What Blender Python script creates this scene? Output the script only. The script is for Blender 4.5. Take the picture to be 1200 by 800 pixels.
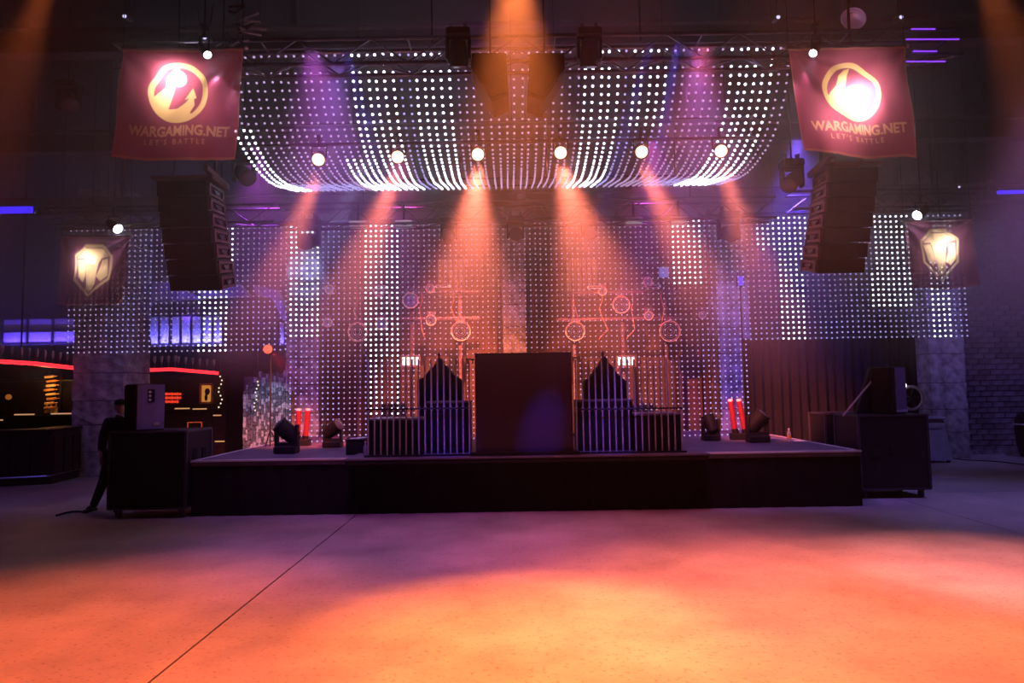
import bpy, bmesh, math, random
import numpy as np
from mathutils import Vector, Matrix, Quaternion
random.seed(7)
for o in list(bpy.data.objects): bpy.data.objects.remove(o)
SC = bpy.context.scene
COL = SC.collection
PI = math.pi

# ------------------------------------------------------------------ camera
CAMZ = 1.85; PITCH = math.radians(3.93); ROLL = math.radians(0.9); F = 800.0
CR = (Matrix.Rotation(PI/2 + PITCH, 3, 'X') @ Matrix.Rotation(-ROLL, 3, 'Z'))
cd = bpy.data.cameras.new('camera'); cam = bpy.data.objects.new('camera', cd); COL.objects.link(cam)
cd.sensor_width = 36.0; cd.lens = 36.0*F/1200.0; cd.clip_end = 200
cam.matrix_world = Matrix.Translation((0, 0, CAMZ)) @ CR.to_4x4()
SC.camera = cam

def at(u, v, Y):
    """point of the place seen at photo pixel (u, v) at distance Y from the camera wall"""
    d = CR @ Vector(((u-600)/F, (400-v)/F, -1.0))
    return Vector((0, 0, CAMZ)) + d*(Y/d.y)
def floorpt(u, v):
    d = CR @ Vector(((u-600)/F, (400-v)/F, -1.0))
    return Vector((0, 0, CAMZ)) + d*(-CAMZ/d.z)
def X(u, v, Y): return at(u, v, Y).x
def Z(u, v, Y): return at(u, v, Y).z

# ------------------------------------------------------------------ world, view
w = bpy.data.worlds.new('world'); SC.world = w; w.use_nodes = True
w.node_tree.nodes['Background'].inputs[0].default_value = (0.01, 0.006, 0.02, 1)
w.node_tree.nodes['Background'].inputs[1].default_value = 0.05
SC.view_settings.view_transform = 'Standard'; SC.view_settings.look = 'None'
SC.view_settings.gamma = 1; SC.view_settings.use_curve_mapping = False
SC.view_settings.exposure = 0.0
cy = SC.cycles
cy.max_bounces = 6; cy.diffuse_bounces = 3; cy.glossy_bounces = 3; cy.transmission_bounces = 4
cy.transparent_max_bounces = 8; cy.volume_bounces = 0; cy.caustics_reflective = False; cy.caustics_refractive = False
cy.use_denoising = True; cy.sample_clamp_indirect = 4.0; cy.sample_clamp_direct = 0
HAZE = 0.07

# ------------------------------------------------------------------ lights
def spot(name, loc, target, power, color, deg, blend=0.5, radius=0.05, parent=None):
    l = bpy.data.lights.new(name, 'SPOT'); l.energy = power; l.color = color
    l.spot_size = math.radians(deg); l.spot_blend = blend; l.shadow_soft_size = radius
    o = bpy.data.objects.new(name, l); COL.objects.link(o); o.location = loc
    o.rotation_euler = (Vector(target)-Vector(loc)).to_track_quat('-Z', 'Y').to_euler()
    return o
def point(name, loc, power, color, radius=0.2):
    l = bpy.data.lights.new(name, 'POINT'); l.energy = power; l.color = color; l.shadow_soft_size = radius
    o = bpy.data.objects.new(name, l); COL.objects.link(o); o.location = loc
    return o
OR = (1.0, 0.30, 0.07); BL = (0.10, 0.06, 1.0); VI = (0.42, 0.16, 1.0); WH = (1.0, 0.72, 0.85)
# three house lamps whose beams come down in front of the stage
BEAM = ((0.09, 6.9, 6.6), (0.05, 5.4, 0), 7800, (1.0, 0.20, 0.045), 33), ((-4.75, 6.9, 6.35), (-6.4, 6.2, 0), 700, (1.0, 0.17, 0.04), 28), ((4.9, 6.9, 6.45), (6.6, 6.4, 0), 900, (1.0, 0.20, 0.05), 28)
for a, b, p, c, d in BEAM: spot('beam_lamp', a, b, p, c, d, 1.0, 0.05)
# flood lamps of the dance floor, hung above the photographer's view
spot('wash_lamp', (7.6, 9.0, 6.2), (7.4, 10.4, 0), 700, (0.30, 0.20, 1.0), 60, 1.0, 0.3)
spot('floor_wash', (-2.2, 7.4, 5.7), (-1.6, 8.5, 0), 650, (.6, .11, .75), 64, 1, .1)
spot('floor_wash', (2.2, 7.4, 5.7), (1.6, 8.5, 0), 650, (.9, .12, .30), 64, 1, .1)
FL = [((-3.2, 3.9, 6.3), (-3.4, 4.9, 0), 4000, (1.0, 0.15, 0.045), 56),
      ((0.2, 3.7, 6.3), (0.1, 4.0, 0), 3200, (1.0, 0.20, 0.065), 54),
      ((2.2, 4.4, 6.3), (2.5, 5.4, 0), 6200, (1.0, 0.19, 0.065), 56),
      ((4.9, 5.0, 6.4), (4.8, 6.8, 0), 4200, (1.0, 0.25, 0.25), 32),
      ((0.9, 4.9, 6.3), (1.2, 7.0, 0), 1000, (1.0, 0.10, 0.15), 48)]
for a, b, p, c, d in FL: spot('floor_flood', a, b, p, c, d, 1.0, 0.15)
# blue and violet washes
spot('wash_lamp', (11.2, 13.2, 6.0), (11.3, 17.5, 2.0), 380, (0.26, 0.20, 1.0), 90, 1.0, 0.3)
spot('wash_lamp', (-9.5, 8.0, 6.0), (-8.4, 13.5, 0.5), 260, (0.20, 0.14, 1.0), 60, 1.0, 0.3)

# ------------------------------------------------------------------ materials
MATS = {}
def mat(name, col, rough=0.6, metal=0.0, var=0.15, scale=8.0, bump=0.0, bscale=40.0, spec=0.22):
    if name in MATS: return MATS[name]
    m = bpy.data.materials.new(name); m.use_nodes = True; nt = m.node_tree; N = nt.nodes; L = nt.links
    b = N['Principled BSDF']; b.inputs['Roughness'].default_value = rough; b.inputs['Metallic'].default_value = metal
    b.inputs['Specular IOR Level'].default_value = spec
    tc = N.new('ShaderNodeTexCoord'); nz = N.new('ShaderNodeTexNoise'); nz.inputs['Scale'].default_value = scale
    nz.inputs['Detail'].default_value = 4
    L.new(tc.outputs['Object'], nz.inputs['Vector'])
    cr = N.new('ShaderNodeValToRGB'); L.new(nz.outputs['Fac'], cr.inputs['Fac'])
    cr.color_ramp.elements[0].position = 0.3; cr.color_ramp.elements[1].position = 0.7
    cr.color_ramp.elements[0].color = tuple(c*(1-var) for c in col)+(1,)
    cr.color_ramp.elements[1].color = tuple(min(1, c*(1+var)) for c in col)+(1,)
    L.new(cr.outputs['Color'], b.inputs['Base Color'])
    if bump > 0:
        n2 = N.new('ShaderNodeTexNoise'); n2.inputs['Scale'].default_value = bscale; n2.inputs['Detail'].default_value = 6
        L.new(tc.outputs['Object'], n2.inputs['Vector'])
        bp = N.new('ShaderNodeBump'); bp.inputs['Strength'].default_value = bump; bp.inputs['Distance'].default_value = 0.02
        L.new(n2.outputs['Fac'], bp.inputs['Height']); L.new(bp.outputs['Normal'], b.inputs['Normal'])
    MATS[name] = m; return m
def emis(name, col, strength, sample=False):
    if name in MATS: return MATS[name]
    m = bpy.data.materials.new(name); m.use_nodes = True; nt = m.node_tree
    b = nt.nodes['Principled BSDF']; b.inputs['Base Color'].default_value = (0.02, 0.02, 0.02, 1)
    b.inputs['Emission Color'].default_value = col+(1,); b.inputs['Emission Strength'].default_value = strength
    if not sample: m.cycles.emission_sampling = 'NONE'
    MATS[name] = m; return m

M_black = mat('black_paint', (0.010, 0.009, 0.011), 0.55, 0, 0.3)
M_blackm = mat('black_matt', (0.005, 0.0045, 0.006), 0.85, 0, 0.3)
M_cab = mat('black_cabinet_paint', (0.009, 0.008, 0.010), 0.6, 0, 0.2, 6, 0.25, 120)
M_case = mat('flight_case_laminate', (0.010, 0.009, 0.012), 0.5, 0, 0.2, 5, 0.15, 60)
M_grille = mat('speaker_grille', (0.006, 0.0055, 0.007), 0.8, 0.2, 0.3, 30, 0.4, 300)
M_alu = mat('aluminium', (0.50, 0.50, 0.54), 0.35, 0.9, 0.1, 20)
M_dalu = mat('dark_truss_aluminium', (0.10, 0.10, 0.14), 0.4, 0.85, 0.2, 20)
M_chrome = mat('chrome_tube', (0.45, 0.44, 0.5), 0.35, 0.5, 0.05, 20)
M_frame = mat('brown_steel', (0.10, 0.07, 0.085), 0.5, 0.5, 0.3, 15)
M_cable = mat('cable_rubber', (0.012, 0.012, 0.014), 0.6)
M_deck = mat('stage_deck', (0.11, 0.09, 0.13), 0.55, 0, 0.2, 3, 0.2, 60)
M_skirt = mat('stage_skirt_cloth', (0.006, 0.0045, 0.005), 0.95, 0, 0.25, 2, 0.2, 30)
M_edge = mat('edge_profile', (0.7, 0.68, 0.72), 0.35, 0.6, 0.05)
M_cloth = mat('black_molton', (0.004, 0.0035, 0.005), 0.95, 0, 0.2, 3)
M_plaster = mat('old_plaster', (0.11, 0.08, 0.075), 0.85, 0, 0.35, 1.2, 0.5, 12)
M_stone = mat('rough_pillar_stone', (0.27, 0.25, 0.27), 0.85, 0, 0.55, 5, 0.6, 30)
M_brick = mat('painted_brick', (0.17, 0.15, 0.18), 0.8, 0, 0.35, 5, 0.5, 40)
M_brick2 = mat('painted_brick_dark', (0.12, 0.105, 0.125), 0.85, 0, 0.35, 5, 0.5, 40)
M_mortar = mat('mortar', (0.07, 0.065, 0.08), 0.95, 0, 0.2)
M_ceil = mat('dark_ceiling', (0.007, 0.006, 0.009), 0.9, 0, 0.3, 2)
M_wall = mat('dark_wall', (0.009, 0.007, 0.011), 0.9, 0, 0.3, 2, 0.3, 10)
M_beam = mat('steel_beam_paint', (0.035, 0.026, 0.038), 0.7, 0, 0.2, 3)
M_red = mat('red_cylinder_paint', (0.22, 0.02, 0.03), 0.4)
M_white = mat('white_paper', (0.75, 0.74, 0.78), 0.6)
M_bin = mat('grey_plastic', (0.34, 0.33, 0.42), 0.38, 0, 0.1, 4)
M_wood = mat('dark_bar_wood', (0.018, 0.011, 0.009), 0.4, 0, 0.4, 6)
M_glassy = mat('amber_glass', (0.75, 0.36, 0.08), 0.15, 0.3, 0.3, 9)
M_clear = mat('clear_glass', (0.42, 0.40, 0.5), 0.12, 0.4, 0.1, 9)
M_gold = mat('gilt_frame', (0.85, 0.42, 0.10), 0.35, 0.6, 0.3, 30)
M_skin = mat('skin', (0.55, 0.30, 0.22), 0.55, 0, 0.08)
M_jacket = mat('dark_jacket', (0.012, 0.010, 0.012), 0.85, 0, 0.3)
M_trouser = mat('dark_trousers', (0.016, 0.014, 0.018), 0.85, 0, 0.3)
M_cap = mat('dark_cap', (0.010, 0.010, 0.012), 0.8)
M_shoe = mat('black_shoe', (0.02, 0.02, 0.022), 0.35)
M_lens = mat('dark_lens', (0.05, 0.05, 0.09), 0.08, 0.2)
M_panelp = mat('side_panel_violet_light', (0.12, 0.105, 0.17), 0.45, 0, 0.1, 5, 0.1, 80)  # violet light on the speaker sides, painted as a paler colour
M_pod = mat('podium_laminate', (0.036, 0.020, 0.036), 0.38, 0, 0.12, 2)
E_white = emis('led_bright', (0.72, 0.76, 1.0), 6.0)
E_mid = emis('led_medium', (0.50, 0.45, 1.0), 1.0)
E_dim = emis('led_dim', (0.62, 0.40, 0.74), 0.95)
E_or = emis('orange_lamp_lens', (1.0, 0.55, 0.34), 5.0)
E_sp = emis('white_lamp_lens', (0.85, 0.9, 1.0), 30)
E_back = emis('backlight_lens', (1.0, 0.86, 0.95), 90)
E_red = emis('red_neon', (1.0, 0.02, 0.03), 3.0, True)
E_redl = emis('red_lamp_lens', (1.0, 0.09, 0.05), 2.0)
E_win = None
E_violet = emis('violet_painted_glow', (0.28, 0.05, 1.0), 1.1)  # self-glow standing in for violet light on the truss chords
E_blue = emis('blue_led_strip', (0.05, 0.02, 1.0), 1.6, True)
E_amber = emis('amber_lamp_glow', (1.0, 0.36, 0.06), 1.3)
E_warm = emis('warm_white_glow', (1.0, 0.86, 0.82), 2.0)

# concrete floor: stains and fine pits of its own
def floor_mat():
    m = bpy.data.materials.new('polished_concrete'); m.use_nodes = True; nt = m.node_tree; N = nt.nodes; L = nt.links
    b = N['Principled BSDF']; tc = N.new('ShaderNodeTexCoord')
    n1 = N.new('ShaderNodeTexNoise'); n1.inputs['Scale'].default_value = 0.9; n1.inputs['Detail'].default_value = 9; n1.inputs['Roughness'].default_value = 0.62
    n2 = N.new('ShaderNodeTexNoise'); n2.inputs['Scale'].default_value = 26; n2.inputs['Detail'].default_value = 5
    L.new(tc.outputs['Object'], n1.inputs['Vector']); L.new(tc.outputs['Object'], n2.inputs['Vector'])
    r1 = N.new('ShaderNodeValToRGB'); L.new(n1.outputs['Fac'], r1.inputs['Fac'])
    r1.color_ramp.elements[0].position = 0.32; r1.color_ramp.elements[0].color = (0.27, 0.24, 0.24, 1)
    r1.color_ramp.elements[1].position = 0.68; r1.color_ramp.elements[1].color = (0.46, 0.42, 0.41, 1)
    r2 = N.new('ShaderNodeValToRGB'); L.new(n2.outputs['Fac'], r2.inputs['Fac'])
    r2.color_ramp.elements[0].position = 0.30; r2.color_ramp.elements[0].color = (0.45, 0.4, 0.4, 1)
    r2.color_ramp.elements[1].position = 0.42; r2.color_ramp.elements[1].color = (1, 1, 1, 1)
    mx = N.new('ShaderNodeMixRGB'); mx.blend_type = 'MULTIPLY'; mx.inputs[0].default_value = 0.7
    L.new(r1.outputs[0], mx.inputs[1]); L.new(r2.outputs[0], mx.inputs[2])
    # scattered dark specks
    vo = N.new('ShaderNodeTexVoronoi'); vo.inputs['Scale'].default_value = 9; L.new(tc.outputs['Object'], vo.inputs['Vector'])
    r3 = N.new('ShaderNodeValToRGB'); L.new(vo.outputs['Distance'], r3.inputs['Fac'])
    r3.color_ramp.elements[0].position = 0.05; r3.color_ramp.elements[0].color = (0.35, 0.3, 0.3, 1)
    r3.color_ramp.elements[1].position = 0.09; r3.color_ramp.elements[1].color = (1, 1, 1, 1)
    m2 = N.new('ShaderNodeMixRGB'); m2.blend_type = 'MULTIPLY'; m2.inputs[0].default_value = 0.55
    L.new(mx.outputs[0], m2.inputs[1]); L.new(r3.outputs[0], m2.inputs[2])
    L.new(m2.outputs[0], b.inputs['Base Color'])
    rr = N.new('ShaderNodeMapRange'); rr.inputs[3].default_value = 0.42; rr.inputs[4].default_value = 0.7
    L.new(n1.outputs['Fac'], rr.inputs[0]); L.new(rr.outputs[0], b.inputs['Roughness'])
    bp = N.new('ShaderNodeBump'); bp.inputs['Strength'].default_value = 0.25; bp.inputs['Distance'].default_value = 0.01
    L.new(n2.outputs['Fac'], bp.inputs['Height']); L.new(bp.outputs['Normal'], b.inputs['Normal'])
    return m
M_floor = floor_mat()

def cloth_print_mat():
    m = bpy.data.materials.new('printed_banner_cloth'); m.use_nodes = True; nt = m.node_tree; N = nt.nodes; L = nt.links
    for n in list(N):
        if n.type != 'OUTPUT_MATERIAL': N.remove(n)
    out = [n for n in N if n.type == 'OUTPUT_MATERIAL'][0]
    at_ = N.new('ShaderNodeAttribute'); at_.attribute_name = 'print'
    p = N.new('ShaderNodeBsdfPrincipled'); p.inputs['Roughness'].default_value = 0.45
    p.inputs['Sheen Weight'].default_value = 0.1
    tr = N.new('ShaderNodeBsdfTranslucent'); tp = N.new('ShaderNodeBsdfTransparent')
    L.new(at_.outputs['Color'], p.inputs['Base Color'])
    g = N.new('ShaderNodeMixRGB'); g.blend_type = 'MIX'; g.inputs[0].default_value = 0.12; g.inputs[2].default_value = (1, 0.6, 0.7, 1)
    L.new(at_.outputs['Color'], g.inputs[1]); L.new(g.outputs[0], tr.inputs['Color'])
    a = N.new('ShaderNodeMixShader'); a.inputs[0].default_value = 0.42; L.new(p.outputs[0], a.inputs[1]); L.new(tr.outputs[0], a.inputs[2])
    c = N.new('ShaderNodeMixShader'); c.inputs[0].default_value = 0.16; L.new(a.outputs[0], c.inputs[1]); L.new(tp.outputs[0], c.inputs[2])
    L.new(c.outputs[0], out.inputs['Surface']); return m
M_banner = cloth_print_mat()

def window_glow_mat():
    # backlit pane: frosted pane lit by a strip along its foot, an even glow above
    return emis('blue_backlit_pane', (0.05, 0.025, 0.85), 1.0)
E_win = window_glow_mat()
E_win2 = emis('pale_blue_backlit_pane', (0.10, 0.10, 1.0), 2.2)

# ------------------------------------------------------------------ mesh helpers
class MB:
    def __init__(s): s.v = []; s.f = []
    def add(s, vs, fs):
        n = len(s.v); s.v.extend([tuple(x) for x in vs]); s.f.extend([tuple(i+n for i in f) for f in fs]); return s
    def box(s, c, d, R=None, bev=0.0):
        hx, hy, hz = d[0]/2, d[1]/2, d[2]/2
        if bev <= 0:
            vs = [Vector((x*hx, y*hy, z*hz)) for x in (-1, 1) for y in (-1, 1) for z in (-1, 1)]
            fs = [(0, 1, 3, 2), (4, 6, 7, 5), (0, 4, 5, 1), (2, 3, 7, 6), (0, 2, 6, 4), (1, 5, 7, 3)]
        else:
            b = min(bev, hx*.9, hy*.9, hz*.9); vs = []
            bm = bmesh.new(); bmesh.ops.create_cube(bm, size=1.0)
            for v in bm.verts: v.co = Vector((v.co.x*2*hx, v.co.y*2*hy, v.co.z*2*hz))
            bmesh.ops.bevel(bm, geom=bm.edges[:], offset=b, segments=1, affect='EDGES')
            bm.verts.index_update()
            vs = [v.co.copy() for v in bm.verts]; fs = [tuple(v.index for v in f.verts) for f in bm.faces]; bm.free()
        c = Vector(c)
        if R is not None: vs = [R @ v for v in vs]
        return s.add([v+c for v in vs], fs)
    def cyl(s, a, b, r, n=10, r2=None, cap=True):
        a = Vector(a); b = Vector(b); r2 = r if r2 is None else r2
        q = (b-a).to_track_quat('Z', 'Y'); vs = []
        for i in range(n):
            t = 2*PI*i/n; u = q @ Vector((math.cos(t), math.sin(t), 0)); vs.append(a+u*r); vs.append(b+u*r2)
        fs = [(2*i, (2*i+2) % (2*n), (2*i+3) % (2*n), 2*i+1) for i in range(n)]
        if cap: fs.append(tuple(2*i for i in range(n))[::-1]); fs.append(tuple(2*i+1 for i in range(n)))
        return s.add(vs, fs)
    def tube(s, pts, r, n=6):
        pts = [Vector(p) for p in pts]
        for a, b in zip(pts, pts[1:]):
            if (b-a).length > 1e-5: s.cyl(a, b, r, n)
        return s
    def lathe(s, prof, n=20, M=None):
        """prof: (radius, z) along local Z"""
        vs = []; fs = []
        for r, z in prof:
            for i in range(n):
                t = 2*PI*i/n; vs.append(Vector((r*math.cos(t), r*math.sin(t), z)))
        for k in range(len(prof)-1):
            for i in range(n):
                j = (i+1) % n; fs.append((k*n+i, k*n+j, (k+1)*n+j, (k+1)*n+i))
        fs.append(tuple(range(n))[::-1]); fs.append(tuple((len(prof)-1)*n+i for i in range(n)))
        if M is not None: vs = [M @ v for v in vs]
        return s.add(vs, fs)
    def prism(s, poly, axis_vec, M=None):
        """extrude polygon (list of Vector) along vector"""
        n = len(poly); a = [Vector(p) for p in poly]; b = [p+Vector(axis_vec) for p in a]
        fs = [tuple(range(n))[::-1], tuple(range(n, 2*n))]+[(i, (i+1) % n, n+(i+1) % n, n+i) for i in range(n)]
        vs = a+b
        if M is not None: vs = [M @ v for v in vs]
        return s.add(vs, fs)
    def ball(s, c, r, n=10, m=7, sc=(1, 1, 1)):
        prof = [(max(1e-4, r*math.sin(PI*k/m)), -r*math.cos(PI*k/m)) for k in range(m+1)]
        M = Matrix.Translation(Vector(c)) @ Matrix.Diagonal((sc[0], sc[1], sc[2], 1))
        return s.lathe(prof, n, M)
    def mesh(s, name, smooth=False):
        me = bpy.data.meshes.new(name); me.from_pydata(s.v, [], s.f); me.update()
        bm = bmesh.new(); bm.from_mesh(me); bmesh.ops.recalc_face_normals(bm, faces=bm.faces[:]); bm.to_mesh(me); bm.free()
        if smooth:
            me.polygons.foreach_set('use_smooth', [True]*len(me.polygons))
            try: me.set_sharp_from_angle(angle=math.radians(40))
            except Exception: pass
        return me
def wmat(o):
    M = o.matrix_basis.copy()
    while o.parent: o = o.parent; M = o.matrix_basis @ M
    return M
def obj(name, mb, m, parent=None, world=False, smooth=False, kind=None, label=None):
    me = mb if isinstance(mb, bpy.types.Mesh) else mb.mesh(name, smooth)
    if m is not None and not me.materials: me.materials.append(m)
    o = bpy.data.objects.new(name, me); COL.objects.link(o)
    if parent:
        o.parent = parent
        if world: me.transform(wmat(parent).inverted())
    if kind: o['kind'] = kind
    if label: o['label'] = label
    return o
def tag(o, label, cat, group=None, kind=None):
    o['label'] = label; o['category'] = cat
    if group: o['group'] = group
    if kind: o['kind'] = kind
    return o
def thing(name, label, cat, loc=(0, 0, 0), group=None, rot=(0, 0, 0)):
    o = bpy.data.objects.new(name, None); COL.objects.link(o); o.location = loc; o.rotation_euler = rot
    o.empty_display_size = 0.1
    return tag(o, label, cat, group)
def struct(name, mb, m, parent=None, **k):
    o = obj(name, mb, m, parent, **k)
    if not parent: o['kind'] = 'structure'
    return o
def dup(root, loc=None, rot=None, label=None, group=None):
    def cp(o, par):
        c = o.copy(); COL.objects.link(c)
        if par: c.parent = par
        for ch in [x for x in o.children]: cp(ch, c)
        return c
    r = cp(root, None)
    if loc is not None: r.location = loc
    if rot is not None: r.rotation_euler = rot
    if label: r['label'] = label
    if group: r['group'] = group
    return r
def piece(name, me, parent, M):
    """place a shared mesh as a part; M is in the parent's frame"""
    o = bpy.data.objects.new(name, me); COL.objects.link(o); o.parent = parent; o.matrix_basis = M; return o
def barM(a, b):
    a = Vector(a); b = Vector(b)
    return Matrix.Translation((a+b)/2) @ (b-a).to_track_quat('Z', 'Y').to_matrix().to_4x4()
def seg(L, r, n=8, m=None, name='bar'):
    me = MB().cyl((0, 0, -L/2), (0, 0, L/2), r, n).mesh(name, True)
    if m: me.materials.append(m)
    return me

# ================================================================== STRUCTURE
YB = 20.0; XL = -13.5; XR = 13.6; YF = -4.0; ZC = 7.5; ZH = ZC-.006
fl = obj('floor', MB().box(((XL+XR)/2, (YB+YF)/2, -0.16), (XR-XL, YB-YF, 0.2)), M_mortar); fl['kind'] = 'structure'
xs = [XL, -10.85, -2.37, 6.12, XR]; ys = [YF, 2.0, 11.6, YB]
for i in range(len(xs)-1):
    for j in range(len(ys)-1):
        if ys[j] < 2.0 and False: continue
        s = 0.008
        mb = MB().box(((xs[i]+xs[i+1])/2, (ys[j]+ys[j+1])/2, -0.03), (xs[i+1]-xs[i]-2*s, ys[j+1]-ys[j]-2*s, 0.06))
        obj('concrete_slab', mb, M_floor, fl)
ce = struct('ceiling', MB().box(((XL+XR)/2, (YB+YF)/2, ZC+0.1), (XR-XL, YB-YF, 0.2)), M_ceil)
for yy, zz, hh in ((9.3, 6.78, 0.34), (12.6, 6.6, 0.4), (15.6, 6.2, 0.4)):
    g = MB().box(((XL+XR)/2, yy, zz+hh/2-0.02), (XR-XL-0.2, 0.24, 0.05)).box(((XL+XR)/2, yy, zz-hh/2+0.02), (XR-XL-0.2, 0.24, 0.05)).box(((XL+XR)/2, yy, zz), (XR-XL-0.2, 0.05, hh))
    obj('steel_beam', g, M_beam, ce)
    for xx in (-9, -3, 3, 9): obj('beam_hanger', MB().box((xx, yy, (zz+hh/2+ZC)/2), (0.08, 0.08, ZC-zz-hh/2)), M_beam, ce)
struct('wall_left', MB().box((XL-0.1, (YB+YF)/2, ZC/2), (0.2, YB-YF, ZC)), M_wall)
struct('wall_right', MB().box((XR+0.1, (YB+YF)/2, ZC/2), (0.2, YB-YF, ZC)), M_wall)
struct('wall_front', MB().box(((XL+XR)/2, YF-0.1, ZC/2), (XR-XL+.4, 0.2, ZC)), M_wall)
struct('wall_back', MB().box(((XL+XR)/2, YB+0.1, ZC/2), (XR-XL+.4, 0.2, ZC)), M_wall)
# plastered wall behind the stage, lit orange
pw = struct('wall_stage', MB().box((0.3, 17.55, 2.9), (10.9, 0.3, 5.8)), M_plaster)
# brick wall at the right
wbx0, wbx1, YBR = 10.3, XR, 17.55
wb = struct('wall_brick', MB().box(((wbx0+wbx1)/2, YBR+0.16, 3.0), (wbx1-wbx0, 0.2, 6.0)), M_mortar)
bl, bh = 0.30, 0.138
bmesh_a = MB().box((0, 0, 0), (bl-0.016, 0.07, bh-0.016), bev=0.008).mesh('brick'); bmesh_a.materials.append(M_brick)
bmesh_b = bmesh_a.copy(); bmesh_b.materials.clear(); bmesh_b.materials.append(M_brick2)
bmesh_h = MB().box((0, 0, 0), (bl/2-0.016, 0.07, bh-0.016), bev=0.008).mesh('brick'); bmesh_h.materials.append(M_brick)
cnt = 0
for r in range(27):
    off = 0 if r % 2 else bl/2
    if r % 2 == 0:
        piece('brick', bmesh_h, wb, Matrix.Translation((wbx0+bl/4, YBR+random.uniform(-.008, .01), 0.07+bh*(r+.5))))
    for c in range(11):
        x = wbx0+off+bl*(c+.5)
        if x+bl/2 > wbx1: continue
        piece('brick', bmesh_a if random.random() > .35 else bmesh_b, wb,
              Matrix.Translation((x, YBR+random.uniform(-.008, .01), 0.07+bh*(r+.5))) @ Matrix.Rotation(random.uniform(-.008, .008), 4, 'Y'))
        cnt += 1
mb = MB()
for r in range(27, 43):
    off = 0 if r % 2 else bl/2
    for c in range(11):
        x = wbx0+off+bl*(c+.5)
        if x+bl/2 > wbx1: continue
        mb.box((x, YBR, 0.07+bh*(r+.5)), (bl-.016, .07, bh-.016))
obj('upper_brick_courses', mb, M_brick2, wb, kind='stuff')
struct('baseboard_right', MB().box(((wbx0+wbx1)/2, YBR-0.09, 0.05), (wbx1-wbx0, 0.1, 0.1)), M_stone)

# ------------------------------------------------------------------ pillars
def pillar(u, wpx, Y, label, h=6.6, taper=0.0, ashlar=0.62):
    p = at(u, 450, Y); wd = wpx/F*Y
    t = thing('stone_pillar', label, 'pillar', (p.x, Y, 0), 'rough pillars behind the stage')
    z = 0.0; k = 0
    while z < h:
        hh = ashlar*random.uniform(.85, 1.15)
        ww = wd*(1+taper*(1-z/h)); mb = MB()
        bm = bmesh.new(); bmesh.ops.create_cube(bm, size=1)
        bmesh.ops.subdivide_edges(bm, edges=bm.edges[:], cuts=3, use_grid_fill=True)
        for v in bm.verts:
            q = v.co.copy(); n = 0.018*wd
            e = 0.5 - max(abs(q.x), abs(q.y)) < 1e-4
            v.co = Vector((q.x*ww, q.y*ww, (q.z+.5)*(hh-0.015)))
            v.co += Vector((random.uniform(-n, n), random.uniform(-n, n), random.uniform(-n, n)*.3 if abs(q.z) < .45 else 0))
        me = bpy.data.meshes.new('stone_block'); bm.to_mesh(me); bm.free(); me.materials.append(M_stone)
        piece('stone_block', me, t, Matrix.Translation((0, 0, z))); z += hh; k += 1
    obj('mortar_core', MB().box((0, 0, h/2), (wd*.88, wd*.88, h)), M_mortar, t)
    return t
pillar(132, 57, 16.2, 'broad rough stone pillar at left behind the standing person')
pillar(360, 38, 16.4, 'rough pillar lit pale blue behind the left side of the stage')
pillar(604, 27, 16.8, 'slim pillar behind the middle of the stage, above the podium')
pillar(857, 36, 16.4, 'rough violet-lit pillar behind the right end of the stage lights')
pillar(1099, 40, 16.95, 'rough stone pillar at right beside the brick wall')

# ------------------------------------------------------------------ left: bar, windows, vault
def quadbox(p0, p1, z0, z1, th, off=0):
    """upright slab from p0 to p1 in plan"""
    a = Vector((p0[0], p0[1], 0)); b = Vector((p1[0], p1[1], 0)); d = (b-a).normalized(); n = Vector((-d.y, d.x, 0))
    poly = [a+n*off, b+n*off, b+n*(off+th), a+n*(off+th)]
    return MB().prism([Vector((p.x, p.y, z0)) for p in poly], (0, 0, z1-z0))
def window(n, u0, v0, u1, v1, Y, nx, ny, mm, y1=None):
    a = at(u0, v1, Y); b = at(u1, v0, Y); w_ = b.x-a.x; h_ = b.z-a.z
    fr = 0.05
    mb = MB().box((a.x+w_/2, Y, a.z), (w_+2*fr, .1, fr)).box((a.x+w_/2, Y, b.z), (w_+2*fr, .1, fr)).box((a.x, Y, a.z+h_/2), (fr, .1, h_)).box((b.x, Y, a.z+h_/2), (fr, .1, h_))
    o = struct('window_%d' % n, mb, M_blackm)
    for i in range(1, nx): obj('mullion', MB().box((a.x+w_*i/nx, Y, a.z+h_/2), (.04, .07, h_)), M_blackm, o)
    for i in range(1, ny): obj('mullion', MB().box((a.x+w_/2, Y, a.z+h_*i/ny), (w_, .06, .04)), M_blackm, o)
    for i in range(nx):
        for j in range(ny):
            obj('pane', MB().box((a.x+w_*(i+.5)/nx, Y+.03, a.z+h_*(j+.5)/ny), (w_/nx-.02, .015, h_/ny-.02)), mm, o)
    return o
M_dimpane = emis('dim_blue_pane', (0.04, 0.02, 0.5), 0.13)
M_pane = mat('pale_slatted_pane', (.55, .55, .6), .6, 0, .15, 30)
window(1, 2, 372, 92, 404, 17.5, 3, 2, M_pane)
window(2, 174, 369, 262, 405, 17.8, 7, 1, M_pane)
window(3, 327, 377, 341, 404, 17.0, 2, 1, M_pane)
def strip_light(u, v, Y, L, P_, col):
    l = bpy.data.lights.new('foot_strip_light', 'AREA'); l.shape = 'RECTANGLE'; l.size = L; l.size_y = .05; l.energy = P_; l.color = col
    o = bpy.data.objects.new('foot_strip_light', l); COL.objects.link(o); p = at(u, v, Y); o.location = p+Vector((0, -.16, 0))
    o.rotation_euler = (math.radians(180-24), 0, 0)
strip_light(47, 405, 17.5, 1.9, 30, (.10, .05, 1)); strip_light(218, 406, 17.8, 1.9, 60, (.14, .12, 1)); strip_light(334, 405, 17, .3, 8, (.14, .1, 1))
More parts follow.
